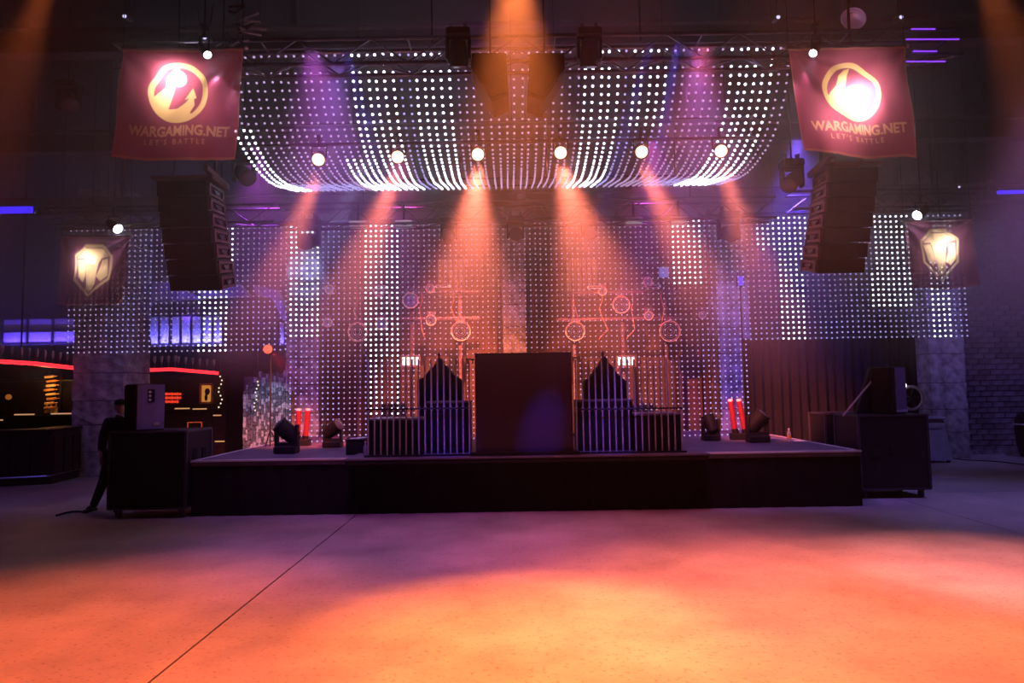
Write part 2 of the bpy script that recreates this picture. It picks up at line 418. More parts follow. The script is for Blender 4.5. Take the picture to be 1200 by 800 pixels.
# vaulted ceiling soffits lit blue behind the left curtain
va = thing('vault_soffit', 'blue lit angular soffit above the back bar windows', 'ceiling vault', at(250, 400, 18.4))
def poly_px(px, Y, th, m, name, par):
    pts = [at(u, v, Y) for u, v in px]
    obj(name, MB().prism(pts, (0, th, 0)), m, par, world=True)
bm_soff = mat('pale_soffit', (.6, .6, .62), .8)
spot('soffit_wash', at(215, 372, 17.5), at(235, 335, 18.6), 60, (.14, .04, 1), 110, 1, .1); spot('soffit_wash', at(305, 385, 17.4), at(315, 345, 18.5), 50, (.14, .04, 1), 100, 1, .1)
obj('soffit_hanger', MB().box((at(250, 330, 18.8).x, 18.8, 6.3), (.2, .1, 2.4)), M_blackm, va, world=True)
poly_px([(176, 329), (196, 331), (240, 350), (178, 353)], 18.6, .2, bm_soff, 'soffit_panel', va)
poly_px([(215, 334), (280, 333), (292, 347), (240, 349)], 18.7, .2, bm_soff, 'soffit_panel', va)
poly_px([(296, 333), (326, 340), (340, 378), (333, 378), (318, 349), (300, 346)], 18.5, .2, bm_soff, 'soffit_rib', va)
# side blue glow slots high on both sides
sl = thing('slot_light', 'blue glowing light slot high on the left wall', 'light', at(15, 245, 13.5))
obj('light_strip', MB().box(at(16, 246, 13.5), (0.75, .05, .13)), E_blue, sl, world=True)
obj('housing', MB().box(at(16, 241, 13.55)+Vector((0, .1, .12)), (0.85, .2, .08)).box(at(16, 246, 13.5)+Vector((0, .1, 0)), (.85, .1, .16)), M_blackm, sl, world=True)
sl = thing('slot_light', 'blue glowing light slot high at the right edge', 'light', at(1185, 224, 13))
obj('light_strip', MB().box(at(1186, 225, 13), (0.55, .05, .06)), E_blue, sl, world=True)
obj('housing', MB().box(at(1186, 221, 13)+Vector((0, .1, .03)), (0.65, .2, .06)), M_blackm, sl, world=True)

def bar_unit(ps, label, base_z, n_glass, gl_label, grp, strip_w=.07):
    """overhead glass rack with a red light strip; ps = list of points along its lower edge"""
    t = thing('glass_rack', label, 'shelf', ps[0])
    for a, b in zip(ps, ps[1:]):
        d = (b-a).normalized(); n = Vector((-d.y, d.x, 0)).normalized()
        if n.y < 0: n = -n
        poly = [a, b, b+n*.45, a+n*.45]
        obj('shelf_board', MB().prism([p+Vector((0, 0, .04)) for p in poly], (0, 0, .05)), M_wood, t, world=True)
        obj('light_strip', MB().prism([a-n*.01, b-n*.01, b+n*.03, a+n*.03], (0, 0, .038)).prism([p+Vector((0,0,.05)) for p in (a-n*.02, b-n*.02, b-n*.005, a-n*.005)], (0, 0, .03)), E_red, t, world=True, label='glowing red light strip')
        obj('hanger_rod', MB().cyl(a+n*.3+Vector((0, 0, .1)), Vector(((a+n*.3).x, (a+n*.3).y, ZH)), .02, 6), M_blackm, t, world=True)
    gm = MB().lathe([(.035, 0), (.035, .01), (.006, .02), (.006, .12), (.03, .16), (.042, .24), (.036, .30)], 10)
    gme = gm.mesh('wine_glass', True); gme.materials.append(M_clear)
    L = sum((b-a).length for a, b in zip(ps, ps[1:]))
    for i in range(n_glass):
        s_ = L*(i+.5)/n_glass; k = 0
        while s_ > (ps[k+1]-ps[k]).length: s_ -= (ps[k+1]-ps[k]).length; k += 1
        d = (ps[k+1]-ps[k]).normalized(); n = Vector((-d.y, d.x, 0)).normalized()
        if n.y < 0: n = -n
        p = ps[k]+d*s_+n*.2+Vector((0, 0, .09))
        o = bpy.data.objects.new('wine_glass', gme); COL.objects.link(o); o.location = p
        tag(o, gl_label, 'glass', grp)
bar_unit([at(-30, 424, 13.2), at(40, 428, 14.6), at(92, 433.5, 16)], 'glass rack edged with a red light strip at the far left', 0, 12,
         'small clear wine glass standing on the far left rack above the red strip', 'wine glasses on the far left rack')
bar_unit([at(148, 436, 16.9), at(202, 434.5, 17.0), at(256, 439, 17.6)], 'glass rack edged with a red light strip right of the broad pillar', 0, 13,
         'small clear wine glass on the rack right of the broad pillar', 'wine glasses on the rack beyond the pillar')
# bar counter far left
pa, pb, pc = floorpt(-40, 572), floorpt(60, 567), floorpt(104, 556)
bc = thing('bar_counter', 'long dark bar counter at the far left under the glass rack', 'bar', pa)
for a, b in ((pa, pb), (pb, pc)):
    obj('counter_front', quadbox(a, b, 0, 1.1, .5), M_wood, bc, world=True)
    obj('counter_top', quadbox(a, b, 1.1, 1.15, .6, -.05), M_wood, bc, world=True)
    obj('foot_rail', MB().cyl((a.x, a.y-.12, .18), (b.x, b.y-.12, .18), .02, 8), M_alu, bc, world=True)
    d = b-a
    for k in range(4):
        q = a+d*((k+.5)/4)
        obj('front_panel', quadbox(a+d*((k+.08)/4), a+d*((k+.92)/4), .2, 1.0, .03, -.03), M_wood, bc, world=True)
bb = thing('back_bar', 'dark back bar with gilt lit shelves behind the far left counter', 'cabinet', at(30, 560, 17.2))
pa2 = at(-20, 470, 17.2); pb2 = at(92, 470, 17.2)
obj('cabinet_back', MB().box(((pa2.x+pb2.x)/2, 17.3, 1.15), (pb2.x-pa2.x, .1, 2.3)), M_wood, bb, world=True)
for v in (446, 487):
    q = at(50, v, 17.1); obj('shelf', MB().box((q.x, 17.1, q.z), (2.3, .3, .03)), M_wood, bb, world=True)
for u0, u1, v in ((17, 40, 485.5), (60, 85, 484.5), (-2, 3, 492)):
    a = at(u0, v, 16.95); b = at(u1, v, 16.95)
    obj('painted_light_line', MB().box((a+b)/2, (b.x-a.x, .03, .03)), emis('soft_amber_line_glow', (1, .5, .25), .55), bb, world=True)  # line of amber light, painted as a self-glowing strip
# bottles on the back bars
def bottle_mesh(m, h=.3, r=.04):
    me = MB().lathe([(r*.9, 0), (r, .01), (r, h*.6), (r*.4, h*.78), (r*.35, h*.95), (r*.42, h)], 10).mesh('bottle', True); me.materials.append(m); return me
B1 = bottle_mesh(M_glassy, .26, .045)
Eb = mat('pale_amber_glass', (.95, .55, .2), .15, .2, .3, 9)
B2 = bottle_mesh(Eb, .24, .05)
def bottles(u0, u1, v, Y, n, me, label, grp, jit=0.0):
    for i in range(n):
        u = u0+(u1-u0)*(i+.5)/n; p = at(u, v+random.uniform(-jit, jit), Y)
        o = bpy.data.objects.new('bottle', me); COL.objects.link(o); o.location = p; tag(o, label, 'bottle', grp)
bottles(52, 68, 484, 17.05, 3, B2, 'amber lit bottle on the shelf of the far left back bar', 'amber bottles on the lower back bar shelf')
rk = thing('bottle_rack', 'tall narrow rack of amber glinting bottles at far left bar', 'rack', at(60, 480, 17.0))
for k in range(8):
    p = at(57+random.uniform(0, 4), 478-k*5.2, 16.9)
    obj('rack_bottle', MB().cyl(p+Vector((-.12, 0, 0)), p+Vector((.10, .0, .02)), .035, 8).cyl(p+Vector((.10, 0, .02)), p+Vector((.19, 0, .02)), .014, 6), Eb if k % 2 else M_glassy, rk, world=True)
for s in (-1, 1):
    p = at(60, 480, 16.95); obj('rack_upright', MB().box((p.x+s*.2, 17.0, Z(60, 458, 17)), (.02, .05, .95)), M_wood, rk, world=True)
la = thing('wall_lamp', 'dim orange globe lamp at the far left back bar', 'lamp', at(10, 465, 17))
obj('globe', MB().ball(at(10, 465, 17), .07), emis('dim_orange_globe', (1, .3, .05), .25), la, world=True, smooth=True)
obj('wall_arm', MB().cyl(at(10, 465, 17.05), at(10, 462, 17.25), .012, 6), M_gold, la, world=True)
point('bar_glow', at(52, 452, 16.5), 14, (1, .45, .15), .1)
# second back bar right of pillar
b2 = thing('back_bar', 'dark back bar with red sign and gilt picture beyond the broad pillar', 'cabinet', at(200, 520, 18.2))
a = at(150, 470, 18.2); b = at(262, 470, 18.2)
obj('cabinet_back', MB().box(((a.x+b.x)/2, 18.35, 1.15), (b.x-a.x, .1, 2.3)), M_wood, b2, world=True)
q = at(215, 480, 18.1); obj('shelf', MB().box((q.x, 18.15, q.z), (2.0, .3, .03)), M_wood, b2, world=True)
for u0, u1, v in ((205, 222, 478.5), (226, 242, 479), (250, 259, 486.5), (252, 263, 517)):
    p0 = at(u0, v, 17.9); p1 = at(u1, v, 17.9)
    obj('painted_light_line', MB().box((p0+p1)/2, (p1.x-p0.x, .03, .03)), emis('amber_line_glow', (1, .5, .2), .6), b2, world=True)  # amber light along the back bar, painted as glowing strips
sg = thing('red_sign', 'small glowing red sign of short bars above the bar beyond the pillar', 'sign', at(203, 466, 17.9))
obj('sign_case', MB().box(at(203, 465, 18.0), (.48, .06, .36)), M_blackm, sg, world=True)
for r in range(3):
    for c in range(6-(r == 0)):
        p = at(195+c*3.2, 470.5-r*4.5, 17.93); obj('glowing_bar', MB().box(p, (.055, .02, .07-.01*(c % 2))), emis('sign_red', (1, .05, .02), .9), sg, world=True)
pf = thing('framed_picture', 'small gilt framed picture with amber light painted in above the back bar', 'picture', at(242, 462, 17.9))
p = at(242, 461, 17.95)
for dx, dz, w_, h_ in ((0, .24, .34, .05), (0, -.24, .34, .05), (-.15, 0, .05, .5), (.15, 0, .05, .5)):
    obj('frame_side', MB().box(p+Vector((dx, 0, dz)), (w_, .05, h_)), M_gold, pf, world=True)
obj('picture_panel', MB().box(p+Vector((0, .02, 0)), (.26, .02, .44)), emis('amber_picture_glow', (1, .38, .05), .5), pf, world=True)  # panel glows by itself in place of amber light falling on it
obj('pictured_figure', MB().ball(p+Vector((.02, -.0, .05)), .07, 8, 6, (1, .2, 1.3)).ball(p+Vector((-.01, 0, -.1)), .06, 8, 6, (.7, .2, 1.6)), M_wood, pf, world=True)
ch = thing('bar_chair', 'low chair with pale tubular back in front of the back bar', 'chair', floorpt(228, 545))
q = at(228, 505, 15.8)
obj('back_frame', MB().tube([q+Vector((-.16, 0, 0)), q+Vector((-.16, 0, .2)), q+Vector((.16, 0, .2)), q+Vector((.16, 0, 0))], .014), M_gold, ch, world=True)
obj('seat', MB().box((q.x, q.y-.2, q.z-.1), (.4, .4, .05)), M_wood, ch, world=True)
for sx in (-1, 1):
    for sy in (0, -.38): obj('leg', MB().cyl((q.x+sx*.16, q.y+sy, 0), (q.x+sx*.16, q.y+sy, q.z-.1), .015, 6), M_blackm, ch, world=True)
# strands of beads imitating white lamp reflections + sparkling stone cladding
M_clad = mat('split_stone', (0.07, 0.09, 0.11), 0.5, 0, 0.6, 18, 0.8, 60)
M_cladb = mat('split_stone_pale', (0.24, 0.30, 0.34), 0.4, 0, 0.4, 18, 0.6, 60)
cw = thing('stone_cladding', 'pale glittering split stone cladding left of the stage', 'wall cladding', at(312, 527, 15.2))
a = at(285, 532, 15.6); b = at(340, 440, 15.6)
obj('backing', MB().box(((a.x+b.x)/2, 15.66, b.z/2), (b.x-a.x, .08, b.z)), M_mortar, cw, world=True)
mb = MB(); mb2 = MB(); x = a.x
while x < b.x:
    wd = random.uniform(.035, .075); z = 0.0
    top = b.z-(0.35*max(0, (a.x+.25-x))/.25)
    while z < top:
        hh = random.uniform(.06, .16); (mb if random.random() < .6 else mb2).box((x+wd/2, 15.6-random.uniform(0, .03), z+hh/2), (wd-.008, .06, hh-.01)); z += hh
    x += wd
obj('split_stones', mb, M_clad, cw, world=True, kind='stuff'); obj('pale_split_stones', mb2, M_cladb, cw, world=True, kind='stuff')
spot('cladding_lamp', at(320, 432, 14.6), at(310, 500, 15.6), 60, (.55, .75, 1.0), 80, 1, .05)
st = thing('reflection_beads', 'strand of glowing beads painted in for lamp reflections by the back bar', 'painted reflection', at(260, 440, 17.4))
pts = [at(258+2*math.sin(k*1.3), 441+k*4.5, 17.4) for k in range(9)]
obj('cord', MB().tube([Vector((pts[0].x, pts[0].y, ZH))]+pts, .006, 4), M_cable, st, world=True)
for p in pts: obj('bulb', MB().ball(p, .022, 8, 5), emis('reflection_bead_glow', (1, .85, .6), 1.0), st, world=True)  # cord and glowing beads are made up to imitate lamp reflections
st = thing('reflection_beads', 'strand of glowing beads painted in for lamp reflections on the stone cladding', 'painted reflection', at(302, 445, 15.3))
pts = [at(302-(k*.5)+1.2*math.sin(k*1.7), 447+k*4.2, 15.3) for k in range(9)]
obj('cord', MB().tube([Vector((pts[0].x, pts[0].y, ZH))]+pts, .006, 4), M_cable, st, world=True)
for p in pts: obj('bulb', MB().ball(p, .02, 8, 5), MATS['reflection_bead_glow'], st, world=True)  # made-up beads again, imitating lamp reflections on the stone wall
# ================================================================== STAGE
SX0, SX1, SY0, SY1, SH = -4.87, 5.24, 10.4, 15.6, 0.83
sg = thing('stage', 'wide low black skirted stage across the hall', 'stage', ((SX0+SX1)/2, SY0, 0))
obj('deck', MB().box(((SX0+SX1)/2, (SY0+SY1)/2, SH-.04), (SX1-SX0, SY1-SY0, .08)), M_deck, sg, world=True, label='violet lit grey stage deck')
def skirt(x0, y0, x1, y1, h):
    a = Vector((x0, y0, 0)); b = Vector((x1, y1, 0)); L = (b-a).length; n = int(L/.05); d = (b-a)/L; nn = Vector((d.y, -d.x, 0)); vs = []; fs = []
    for i in range(n+1):
        o_ = nn*(.012*math.sin(i*.9)+.006*math.sin(i*2.3))
        p = a+d*(L*i/n)+o_; vs += [Vector((p.x, p.y, 0.004)), Vector((p.x, p.y, h))]
    for i in range(n): fs.append((2*i, 2*i+2, 2*i+3, 2*i+1))
    return MB().add(vs, fs)
obj('skirt', skirt(SX0, SY0+.02, SX1, SY0+.02, SH-.08), M_skirt, sg, world=True, smooth=True)
obj('skirt', skirt(SX0+.02, SY1, SX0+.02, SY0, SH-.08), M_skirt, sg, world=True, smooth=True)
obj('skirt', skirt(SX1-.02, SY0, SX1-.02, SY1, SH-.08), M_skirt, sg, world=True, smooth=True)
rx0, rx1 = X(403, 540, 10.05), X(832, 533, 10.05)
for x0, x1 in ((SX0, rx0-.02), (rx1+.02, SX1)):
    obj('edge_profile', MB().box(((x0+x1)/2, SY0+.04, SH-.004), (x1-x0, .13, .022)), M_edge, sg, world=True, label='thin pale edge strip')
for x in (SX0, SX1): obj('edge_profile', MB().box((x-.025*(1 if x > 0 else -1), (SY0+SY1)/2, SH-.004), (.07, SY1-SY0, .022)), M_edge, sg, world=True, label='thin pale edge strip')
for i in range(5):
    for yy in (SY0+.3, SY1-.3): obj('leg', MB().cyl((SX0+.3+i*(SX1-SX0-.6)/4, yy, 0), (SX0+.3+i*(SX1-SX0-.6)/4, yy, SH-.08), .03, 8), M_alu, sg, world=True)
# central riser with the barrier and podium on it
rs = thing('stage_riser', 'low dark platform along the middle of the stage front', 'riser', ((rx0+rx1)/2, 10.2, SH))
RH = .03
obj('top', MB().box(((rx0+rx1)/2, 10.72, SH+RH-.015), (rx1-rx0, 1.4, .03), bev=.008), M_deck, rs, world=True)
obj('front_board', MB().box(((rx0+rx1)/2, 10.06, SH-.02), (rx1-rx0-.1, .04, .08)), M_black, rs, world=True)
obj('front_lip', MB().box(((rx0+rx1)/2, 10.02, SH-.03), (rx1-rx0-.3, .05, .03)), M_black, rs, world=True)
for x in (rx0+.03, rx1-.03): obj('side_board', MB().box((x, 10.22, SH-.02), (.04, .30, .07)), M_black, rs, world=True)
RZ = SH+RH
# podium
pz1 = Z(614, 413, 10.35); px0, px1 = X(557, 480, 10.35), X(671, 480, 10.35)
pd = thing('podium', 'tall plain dark podium standing at the middle of the stage front', 'podium', ((px0+px1)/2, 10.35, RZ))
cx = (px0+px1)/2
obj('front_panel', MB().box((cx, 10.37, (RZ+pz1)/2+.01), (px1-px0, .04, pz1-RZ-.02), bev=.006), M_pod, pd, world=True)
for x in (px0+.03, px1-.03): obj('side_panel', MB().box((x, 10.72, (RZ+pz1)/2), (.04, .66, pz1-RZ-.02), bev=.005), M_pod, pd, world=True)
obj('top_panel', MB().box((cx, 10.72, pz1-.03), (px1-px0-.1, .66, .03)), M_pod, pd, world=True)
obj('shelf', MB().box((cx, 10.8, RZ+.95), (px1-px0-.1, .5, .03)), M_pod, pd, world=True)
obj('plinth', MB().box((cx, 10.27, RZ+.025), (px1-px0+.16, .2, .05)), M_black, pd, world=True)
for x in (px0-.07, px1+.07):
    obj('corner_bracket', MB().box((x, 10.36, pz1-.09), (.13, .03, .025)).box((x-.04, 10.36, pz1-.13), (.02, .03, .07)).box((x+.04, 10.36, pz1-.13), (.02, .03, .07)), M_alu, pd, world=True, label='pale violet lit bracket')
# tube barriers
def barrier(u0, u1, n, side):
    x0, x1 = X(u0, 530, 10.42), X(u1, 530, 10.42); zt = Z((u0+u1)/2, 420, 10.42); pit = (x1-x0)/(n-1)
    t = thing('tube_barrier', 'row of upright chrome tubes on the stage front %s of the podium' % side, 'barrier', ((x0+x1)/2, 10.42, RZ), 'tube barriers at the stage front')
    me = seg(zt-RZ-.02, .0125, 10, M_chrome, 'tube')
    cl = MB().box((0, 0, 0), (.035, .05, .075), bev=.006).mesh('clamp'); cl.materials.append(M_alu)
    zr = Z((u0+u1)/2, 478.5, 10.42)
    for i in range(n):
        x = x0+pit*i-(x0+x1)/2
        piece('tube', me, t, Matrix.Translation((x, 0, (zt-RZ)/2)))
        piece('clamp', cl, t, Matrix.Translation((x, .012, zr-RZ)))
    obj('cross_rail', MB().cyl((x0, 10.315, zr), (x1, 10.315, zr), .012, 8), M_black, t, world=True)
    obj('foot_rail', MB().box(((x0+x1)/2, 10.3, RZ+.012), (x1-x0+.06, .08, .024)), M_black, t, world=True)
    return t
barrier(431.5, 550.5, 17, 'left'); barrier(676.5, 799.5, 17, 'right')
# low black cabinets behind the tubes
def cabinet(u0, u1, vt, Y, dep, label):
    x0, x1 = X(u0, 500, Y), X(u1, 500, Y); zt = Z((u0+u1)/2, vt, Y)
    t = thing('low_cabinet', label, 'cabinet', ((x0+x1)/2, Y, RZ))
    obj('body', MB().box(((x0+x1)/2, Y+dep/2, (RZ+zt)/2-.015), (x1-x0, dep, zt-RZ-.03), bev=.01), M_black, t, world=True)
    obj('top', MB().box(((x0+x1)/2, Y+dep/2, zt-.015), (x1-x0+.03, dep+.03, .03), bev=.006), mat('tabletop_violet_light', (.16, .13, .19), .4), t, world=True)  # violet light on the black top is put into its colour
    for k in range(3):
        obj('front_panel', MB().box((x0+(x1-x0)*(k+.5)/3, Y-.008, (RZ+zt)/2-.02), ((x1-x0)/3-.03, .016, zt-RZ-.1)), M_blackm, t, world=True)
    return x0, x1, zt
lc = cabinet(432, 496, 490, 10.55, .62, 'low black cabinet behind the left half of the left tubes')
cabinet(498, 551, 470, 10.75, .5, 'taller black cabinet behind the tubes next to the podium on its left')
rc = cabinet(744, 799, 484, 10.55, .62, 'low black cabinet behind the right end of the right tubes')
cabinet(676, 742, 468, 10.75, .5, 'taller black cabinet behind the tubes next to the podium on its right')
# peaked black covers
def peak(u, vtop, u0, u1, vb, Y, label):
    t = thing('covered_keyboard_stand', label, 'cover', (X(u, vb, Y), Y, RZ))
    a, b, c = at(u0, vb, Y), at(u, vtop, Y), at(u1, vb, Y)
    vs = []; n = 14; z0 = RZ+.05
    prof = []
    for i in range(n+1):
        s_ = i/n; x = a.x+(c.x-a.x)*s_; k = 1-abs(2*s_-1); z = a.z+(b.z-a.z)*(k**1.25)+.015*math.sin(i*2.1)
        prof.append((x, z))
    poly = [Vector((x, Y, z)) for x, z in prof]+[Vector((c.x, Y, z0)), Vector((a.x, Y, z0))]
    obj('cover_cloth', MB().prism(poly, (0, .45, 0)), M_cloth, t, world=True)
    obj('pole_tip', MB().cyl((b.x, Y+.2, b.z-.05), (b.x, Y+.2, b.z+.07), .02, 8).ball((b.x, Y+.2, b.z+.08), .03, 8, 5), M_frame, t, world=True)
    for s in (-1, 1): obj('stand_leg', MB().cyl((b.x+s*.25, Y+.25, SH), (b.x+s*.1, Y+.25, z0+.1), .015, 6), M_black, t, world=True)
peak(513, 420, 489, 541, 447, 11.6, 'peaked black cloth cover behind the tubes left of the podium')
peak(708, 418, 686, 734, 447, 11.6, 'peaked black cloth cover behind the tubes right of the podium')

# ================================================================== LED CURTAINS
pts_ico = None
def ico():
    bm = bmesh.new(); bmesh.ops.create_icosphere(bm, subdivisions=1, radius=1.0); bm.verts.index_update()
    v = np.array([x.co[:] for x in bm.verts]); f = np.array([[q.index for q in p.verts] for p in bm.faces]); bm.free(); return v, f
IV, IF = ico()
def dots(name, P, r, m, parent):
    if not len(P): return
    P = np.array(P); n = len(P); V = (IV[None]*r+P[:, None, :]).reshape(-1, 3); Fc = (IF[None]+(np.arange(n)*len(IV))[:, None, None]).reshape(-1, 3)
    me = bpy.data.meshes.new(name); me.vertices.add(len(V)); me.vertices.foreach_set('co', V.ravel())
    me.loops.add(Fc.size); me.loops.foreach_set('vertex_index', Fc.ravel()); me.polygons.add(len(Fc))
    me.polygons.foreach_set('loop_start', np.arange(0, Fc.size, 3)); me.update(calc_edges=True); me.materials.append(m)
    o = bpy.data.objects.new(name, me); COL.objects.link(o); o.parent = parent; me.transform(wmat(parent).inverted()); o['kind'] = 'stuff'; return o
def strips(paths, parent, r=.0013):
    mb = MB()
    for p in paths:
        for a, b in zip(p, p[1:]): mb.cyl(a, b, r, 3, cap=False)
    me = bpy.data.meshes.new('cable_strands'); me.from_pydata(mb.v, [], mb.f); me.materials.append(M_cable)
    o = bpy.data.objects.new('cable_strands', me); COL.objects.link(o); o.parent = parent; me.transform(wmat(parent).inverted()); o['kind'] = 'stuff'
def curtain(u0, u1, vt_l, vt_r, vb_l, vb_r, Y, label, bright, mid=None, pitch=.1092):
    """hanging LED curtain in the plane Y; bright(u, v) -> brightness class"""
    x0, x1 = X(u0, 350, Y), X(u1, 350, Y); zt = (Z(u0, vt_l, Y)+Z(u1, vt_r, Y))/2; zb = (Z(u0, vb_l, Y)+Z(u1, vb_r, Y))/2
    t = thing('led_curtain', label, 'light curtain', ((x0+x1)/2, Y, zb), 'hanging LED dot curtains behind the stage front')
    n = int(round((x1-x0)/pitch)); m = int(round((zt-zb)/(pitch*.985))); A, B, C = [], [], []; ps = []
    Ri = CR.inverted()
    for i in range(n+1):
        x = x0+(x1-x0)*i/n; jx = random.uniform(-.003, .003); jz = random.uniform(-.006, .006)
        for k in range(m+1):
            z = zt-(zt-zb)*k/m+jz; p = (x+jx+.002*math.sin(k*.3+i), Y+random.uniform(-.006, .006), z)
            q = Ri @ (Vector(p)-Vector((0, 0, CAMZ))); u = 600+F*q.x/-q.z; v = 400-F*q.y/-q.z
            c = bright(u, v); (A if c == 2 else B if c == 1 else C).append(p)
        ps.append([Vector((x+jx, Y, zt+.08)), Vector((x+jx, Y, zb+jz))])
    dots('bright_dots', A, .020, E_white, t); dots('medium_dots', B, .0185, E_mid, t); dots('dim_dots', C, .0175, E_dim, t)
    strips(ps, t)
    obj('top_bar', MB().box(((x0+x1)/2, Y, zt+.1), (x1-x0+.1, .05, .05)), M_black, t, world=True)
    for k in range(4):
        xx = x0+(x1-x0)*(k+.5)/4; obj('suspension_wire', MB().cyl((xx, Y, zt+.12), (xx, Y, ZH), .006, 5), M_black, t, world=True)
    return t
def inb(u, L): return any(a <= u <= b for a, b in L)
def bL(u, v):
    if 235 <= u-(v-267)*-.02 <= 272 and v > 332: return 2
    if 252 <= u <= 273 and v <= 332: return 2
    if 170 <= u <= 178: return 1
    return 1 if inb(u, [(120, 160)]) and v > 345 else (1 if 273 <= u <= 350 and v > 350 else 0)
def bC(u, v):
    if 339 <= u <= 375 and v < 395: return 2
    if 425 <= u <= 467: return 2 if v < 410 or 430 < u else 1
    if 784 <= u <= 823 and v < 332: return 2
    if 805 <= u <= 823 and v < 262: return 2
    return 1 if u < 400 or u > 823 else 0
def bR(u, v):
    if 884 <= u <= 948 and v < 292: return 2
    if 912 <= u <= 946 and v < 400: return 2
    if 1022 <= u <= 1068 and v < 360: return 2
    if 1090 <= u <= 1116 and v > 255: return 2
    if 996 <= u <= 1022: return 1
    return 1 if u > 1000 or v > 375 else 0
YC = 13.8
curtain(81, 335, 270, 267, 412.5, 410, YC, 'left LED dot curtain hanging clear of the floor beside the bar', bL)
curtain(341, 872, 266, 258, 517, 509, YC+.02, 'tall central LED dot curtain reaching down to the stage', bC)
curtain(878, 1131, 258, 250, 400.5, 390, YC+.01, 'right LED dot curtain hanging above the black backdrop', bR)
# canopy
cpx = -0.03; prof = []; y, z = 8.15, Z(600, 62, 8.15); a = math.radians(72)
rows = 36
for r in range(rows+1):
    prof.append((y, z))
    if r < 3: a = math.radians(70)
    elif r < 12: a = math.radians(70-(r-2)*5.2)
    else: a = math.radians(max(-12, 18-(r-12)*2.2))
    y += .1*math.cos(a); z -= .1*math.sin(a)
cn = thing('led_canopy', 'curved LED dot canopy sweeping back over the stage', 'light canopy', (cpx, 8.15, prof[0][1]))
A, B, C = [], [], []; ps = []
for i in range(71):
    x = cpx-3.5+i*.1; jx = random.uniform(-.01, .01); path = []
    for r, (y, z) in enumerate(prof):
        xx = x+jx+.006*math.sin(r*.15+i*.9)
        # the side edges hang a little lower than the middle
        p = (xx, y, z+random.uniform(-.006, .006)); path.append(Vector(p))
        dx = (x-cpx)
        c = 0
        d2 = dx+.012*r
        if -1.92 <= dx+.0*r <= -1.30: c = 2
        elif -1.16 <= dx <= -.62: c = 2
        elif dx < -3.2 and r > 8: c = 2
        elif -1.30 < dx < -1.16: c = 1
        elif .98 <= dx <= 1.42: c = 2
        elif 1.42 < dx < 1.55: c = 1
        elif 1.55 <= dx <= 2.08: c = 2 if r < 10 else (1 if r < 14 else 0)
        elif 2.72 <= dx <= 3.32: c = 2
        if r > 14 and -2.2 < dx < -1.92: c = 2
        elif abs(dx) > 2.3 and c == 0 and r > 24: c = 1
        (A if c == 2 else B if c == 1 else C).append(p)
    ps.append(path)
dots('bright_dots', A, .0185, E_white, cn); dots('medium_dots', B, .017, E_mid, cn); dots('dim_dots', C, .0165, E_dim, cn)
strips(ps, cn, .0013)
for k, r in enumerate((0, 12, 24, rows)):
    yy, zz = prof[r]; obj('support_tube', MB().cyl((cpx-3.55, yy, zz+.04), (cpx+3.55, yy, zz+.04), .012, 6), M_black, cn, world=True)
    for sx in (-3.3, 0.6, 3.3): obj('suspension_wire', MB().cyl((cpx+sx, yy, zz+.04), (cpx+sx, yy, ZH), .004, 4), M_black, cn, world=True)

# ================================================================== TRUSSES
def truss(label, p0, p1, s, m=M_dalu, pitch=.42, hang=4, two_col=None, rc=.024):
    """box truss along a horizontal line; p0/p1 the centres of its ends"""
    p0 = Vector(p0); p1 = Vector(p1); d = (p1-p0); L = d.length; d.normalize(); up = Vector((0, 0, 1)); n = d.cross(up).normalized()
    t = thing('truss', label, 'truss', (p0+p1)/2)
    inv = Matrix.Translation(-((p0+p1)/2)); cm = seg(L, rc, 8, m, 'chord'); C4 = [(a, b) for a in (-1, 1) for b in (-1, 1)]
    for a, b in C4:
        o_ = n*(a*s/2)+up*(b*s/2); piece('chord', cm, t, inv @ barM(p0+o_, p1+o_))
    k = int(L/pitch); pit = L/k; bl_ = math.hypot(pit, s); bme = seg(bl_, rc*.45, 6, m, 'brace'); cr_ = seg(s, rc*.45, 6, m, 'cross_strut')
    for i in range(k):
        a0 = p0+d*(pit*i); a1 = p0+d*(pit*(i+1)); f = 1 if i % 2 else -1
        for side in (-1, 1):
            piece('brace', bme, t, inv @ barM(a0+n*(side*s/2)+up*(f*s/2), a1+n*(side*s/2)-up*(f*s/2)))
        piece('brace', bme, t, inv @ barM(a0+n*(f*s/2)-up*(s/2), a1-n*(f*s/2)-up*(s/2)))
        if i % 4 == 0: piece('cross_strut', cr_, t, inv @ barM(a0+n*(s/2)+up*(s/2), a0-n*(s/2)+up*(s/2)))
    for i in range(hang):
        q = p0+d*(L*(i+.5)/hang); obj('chain', MB().cyl(q+up*(s/2), Vector((q.x, q.y, ZH)), .01, 5), M_black, t, world=True)
    return t
YT = 7.9; zt0 = Z(600, 72, YT-.14); zt1 = Z(600, 43, YT-.14); sT = zt1-zt0
truss('long front truss above the LED canopy', (X(140, 60, YT), YT, (zt0+zt1)/2), (X(1118, 60, YT), YT, (zt0+zt1)/2), sT, hang=4)
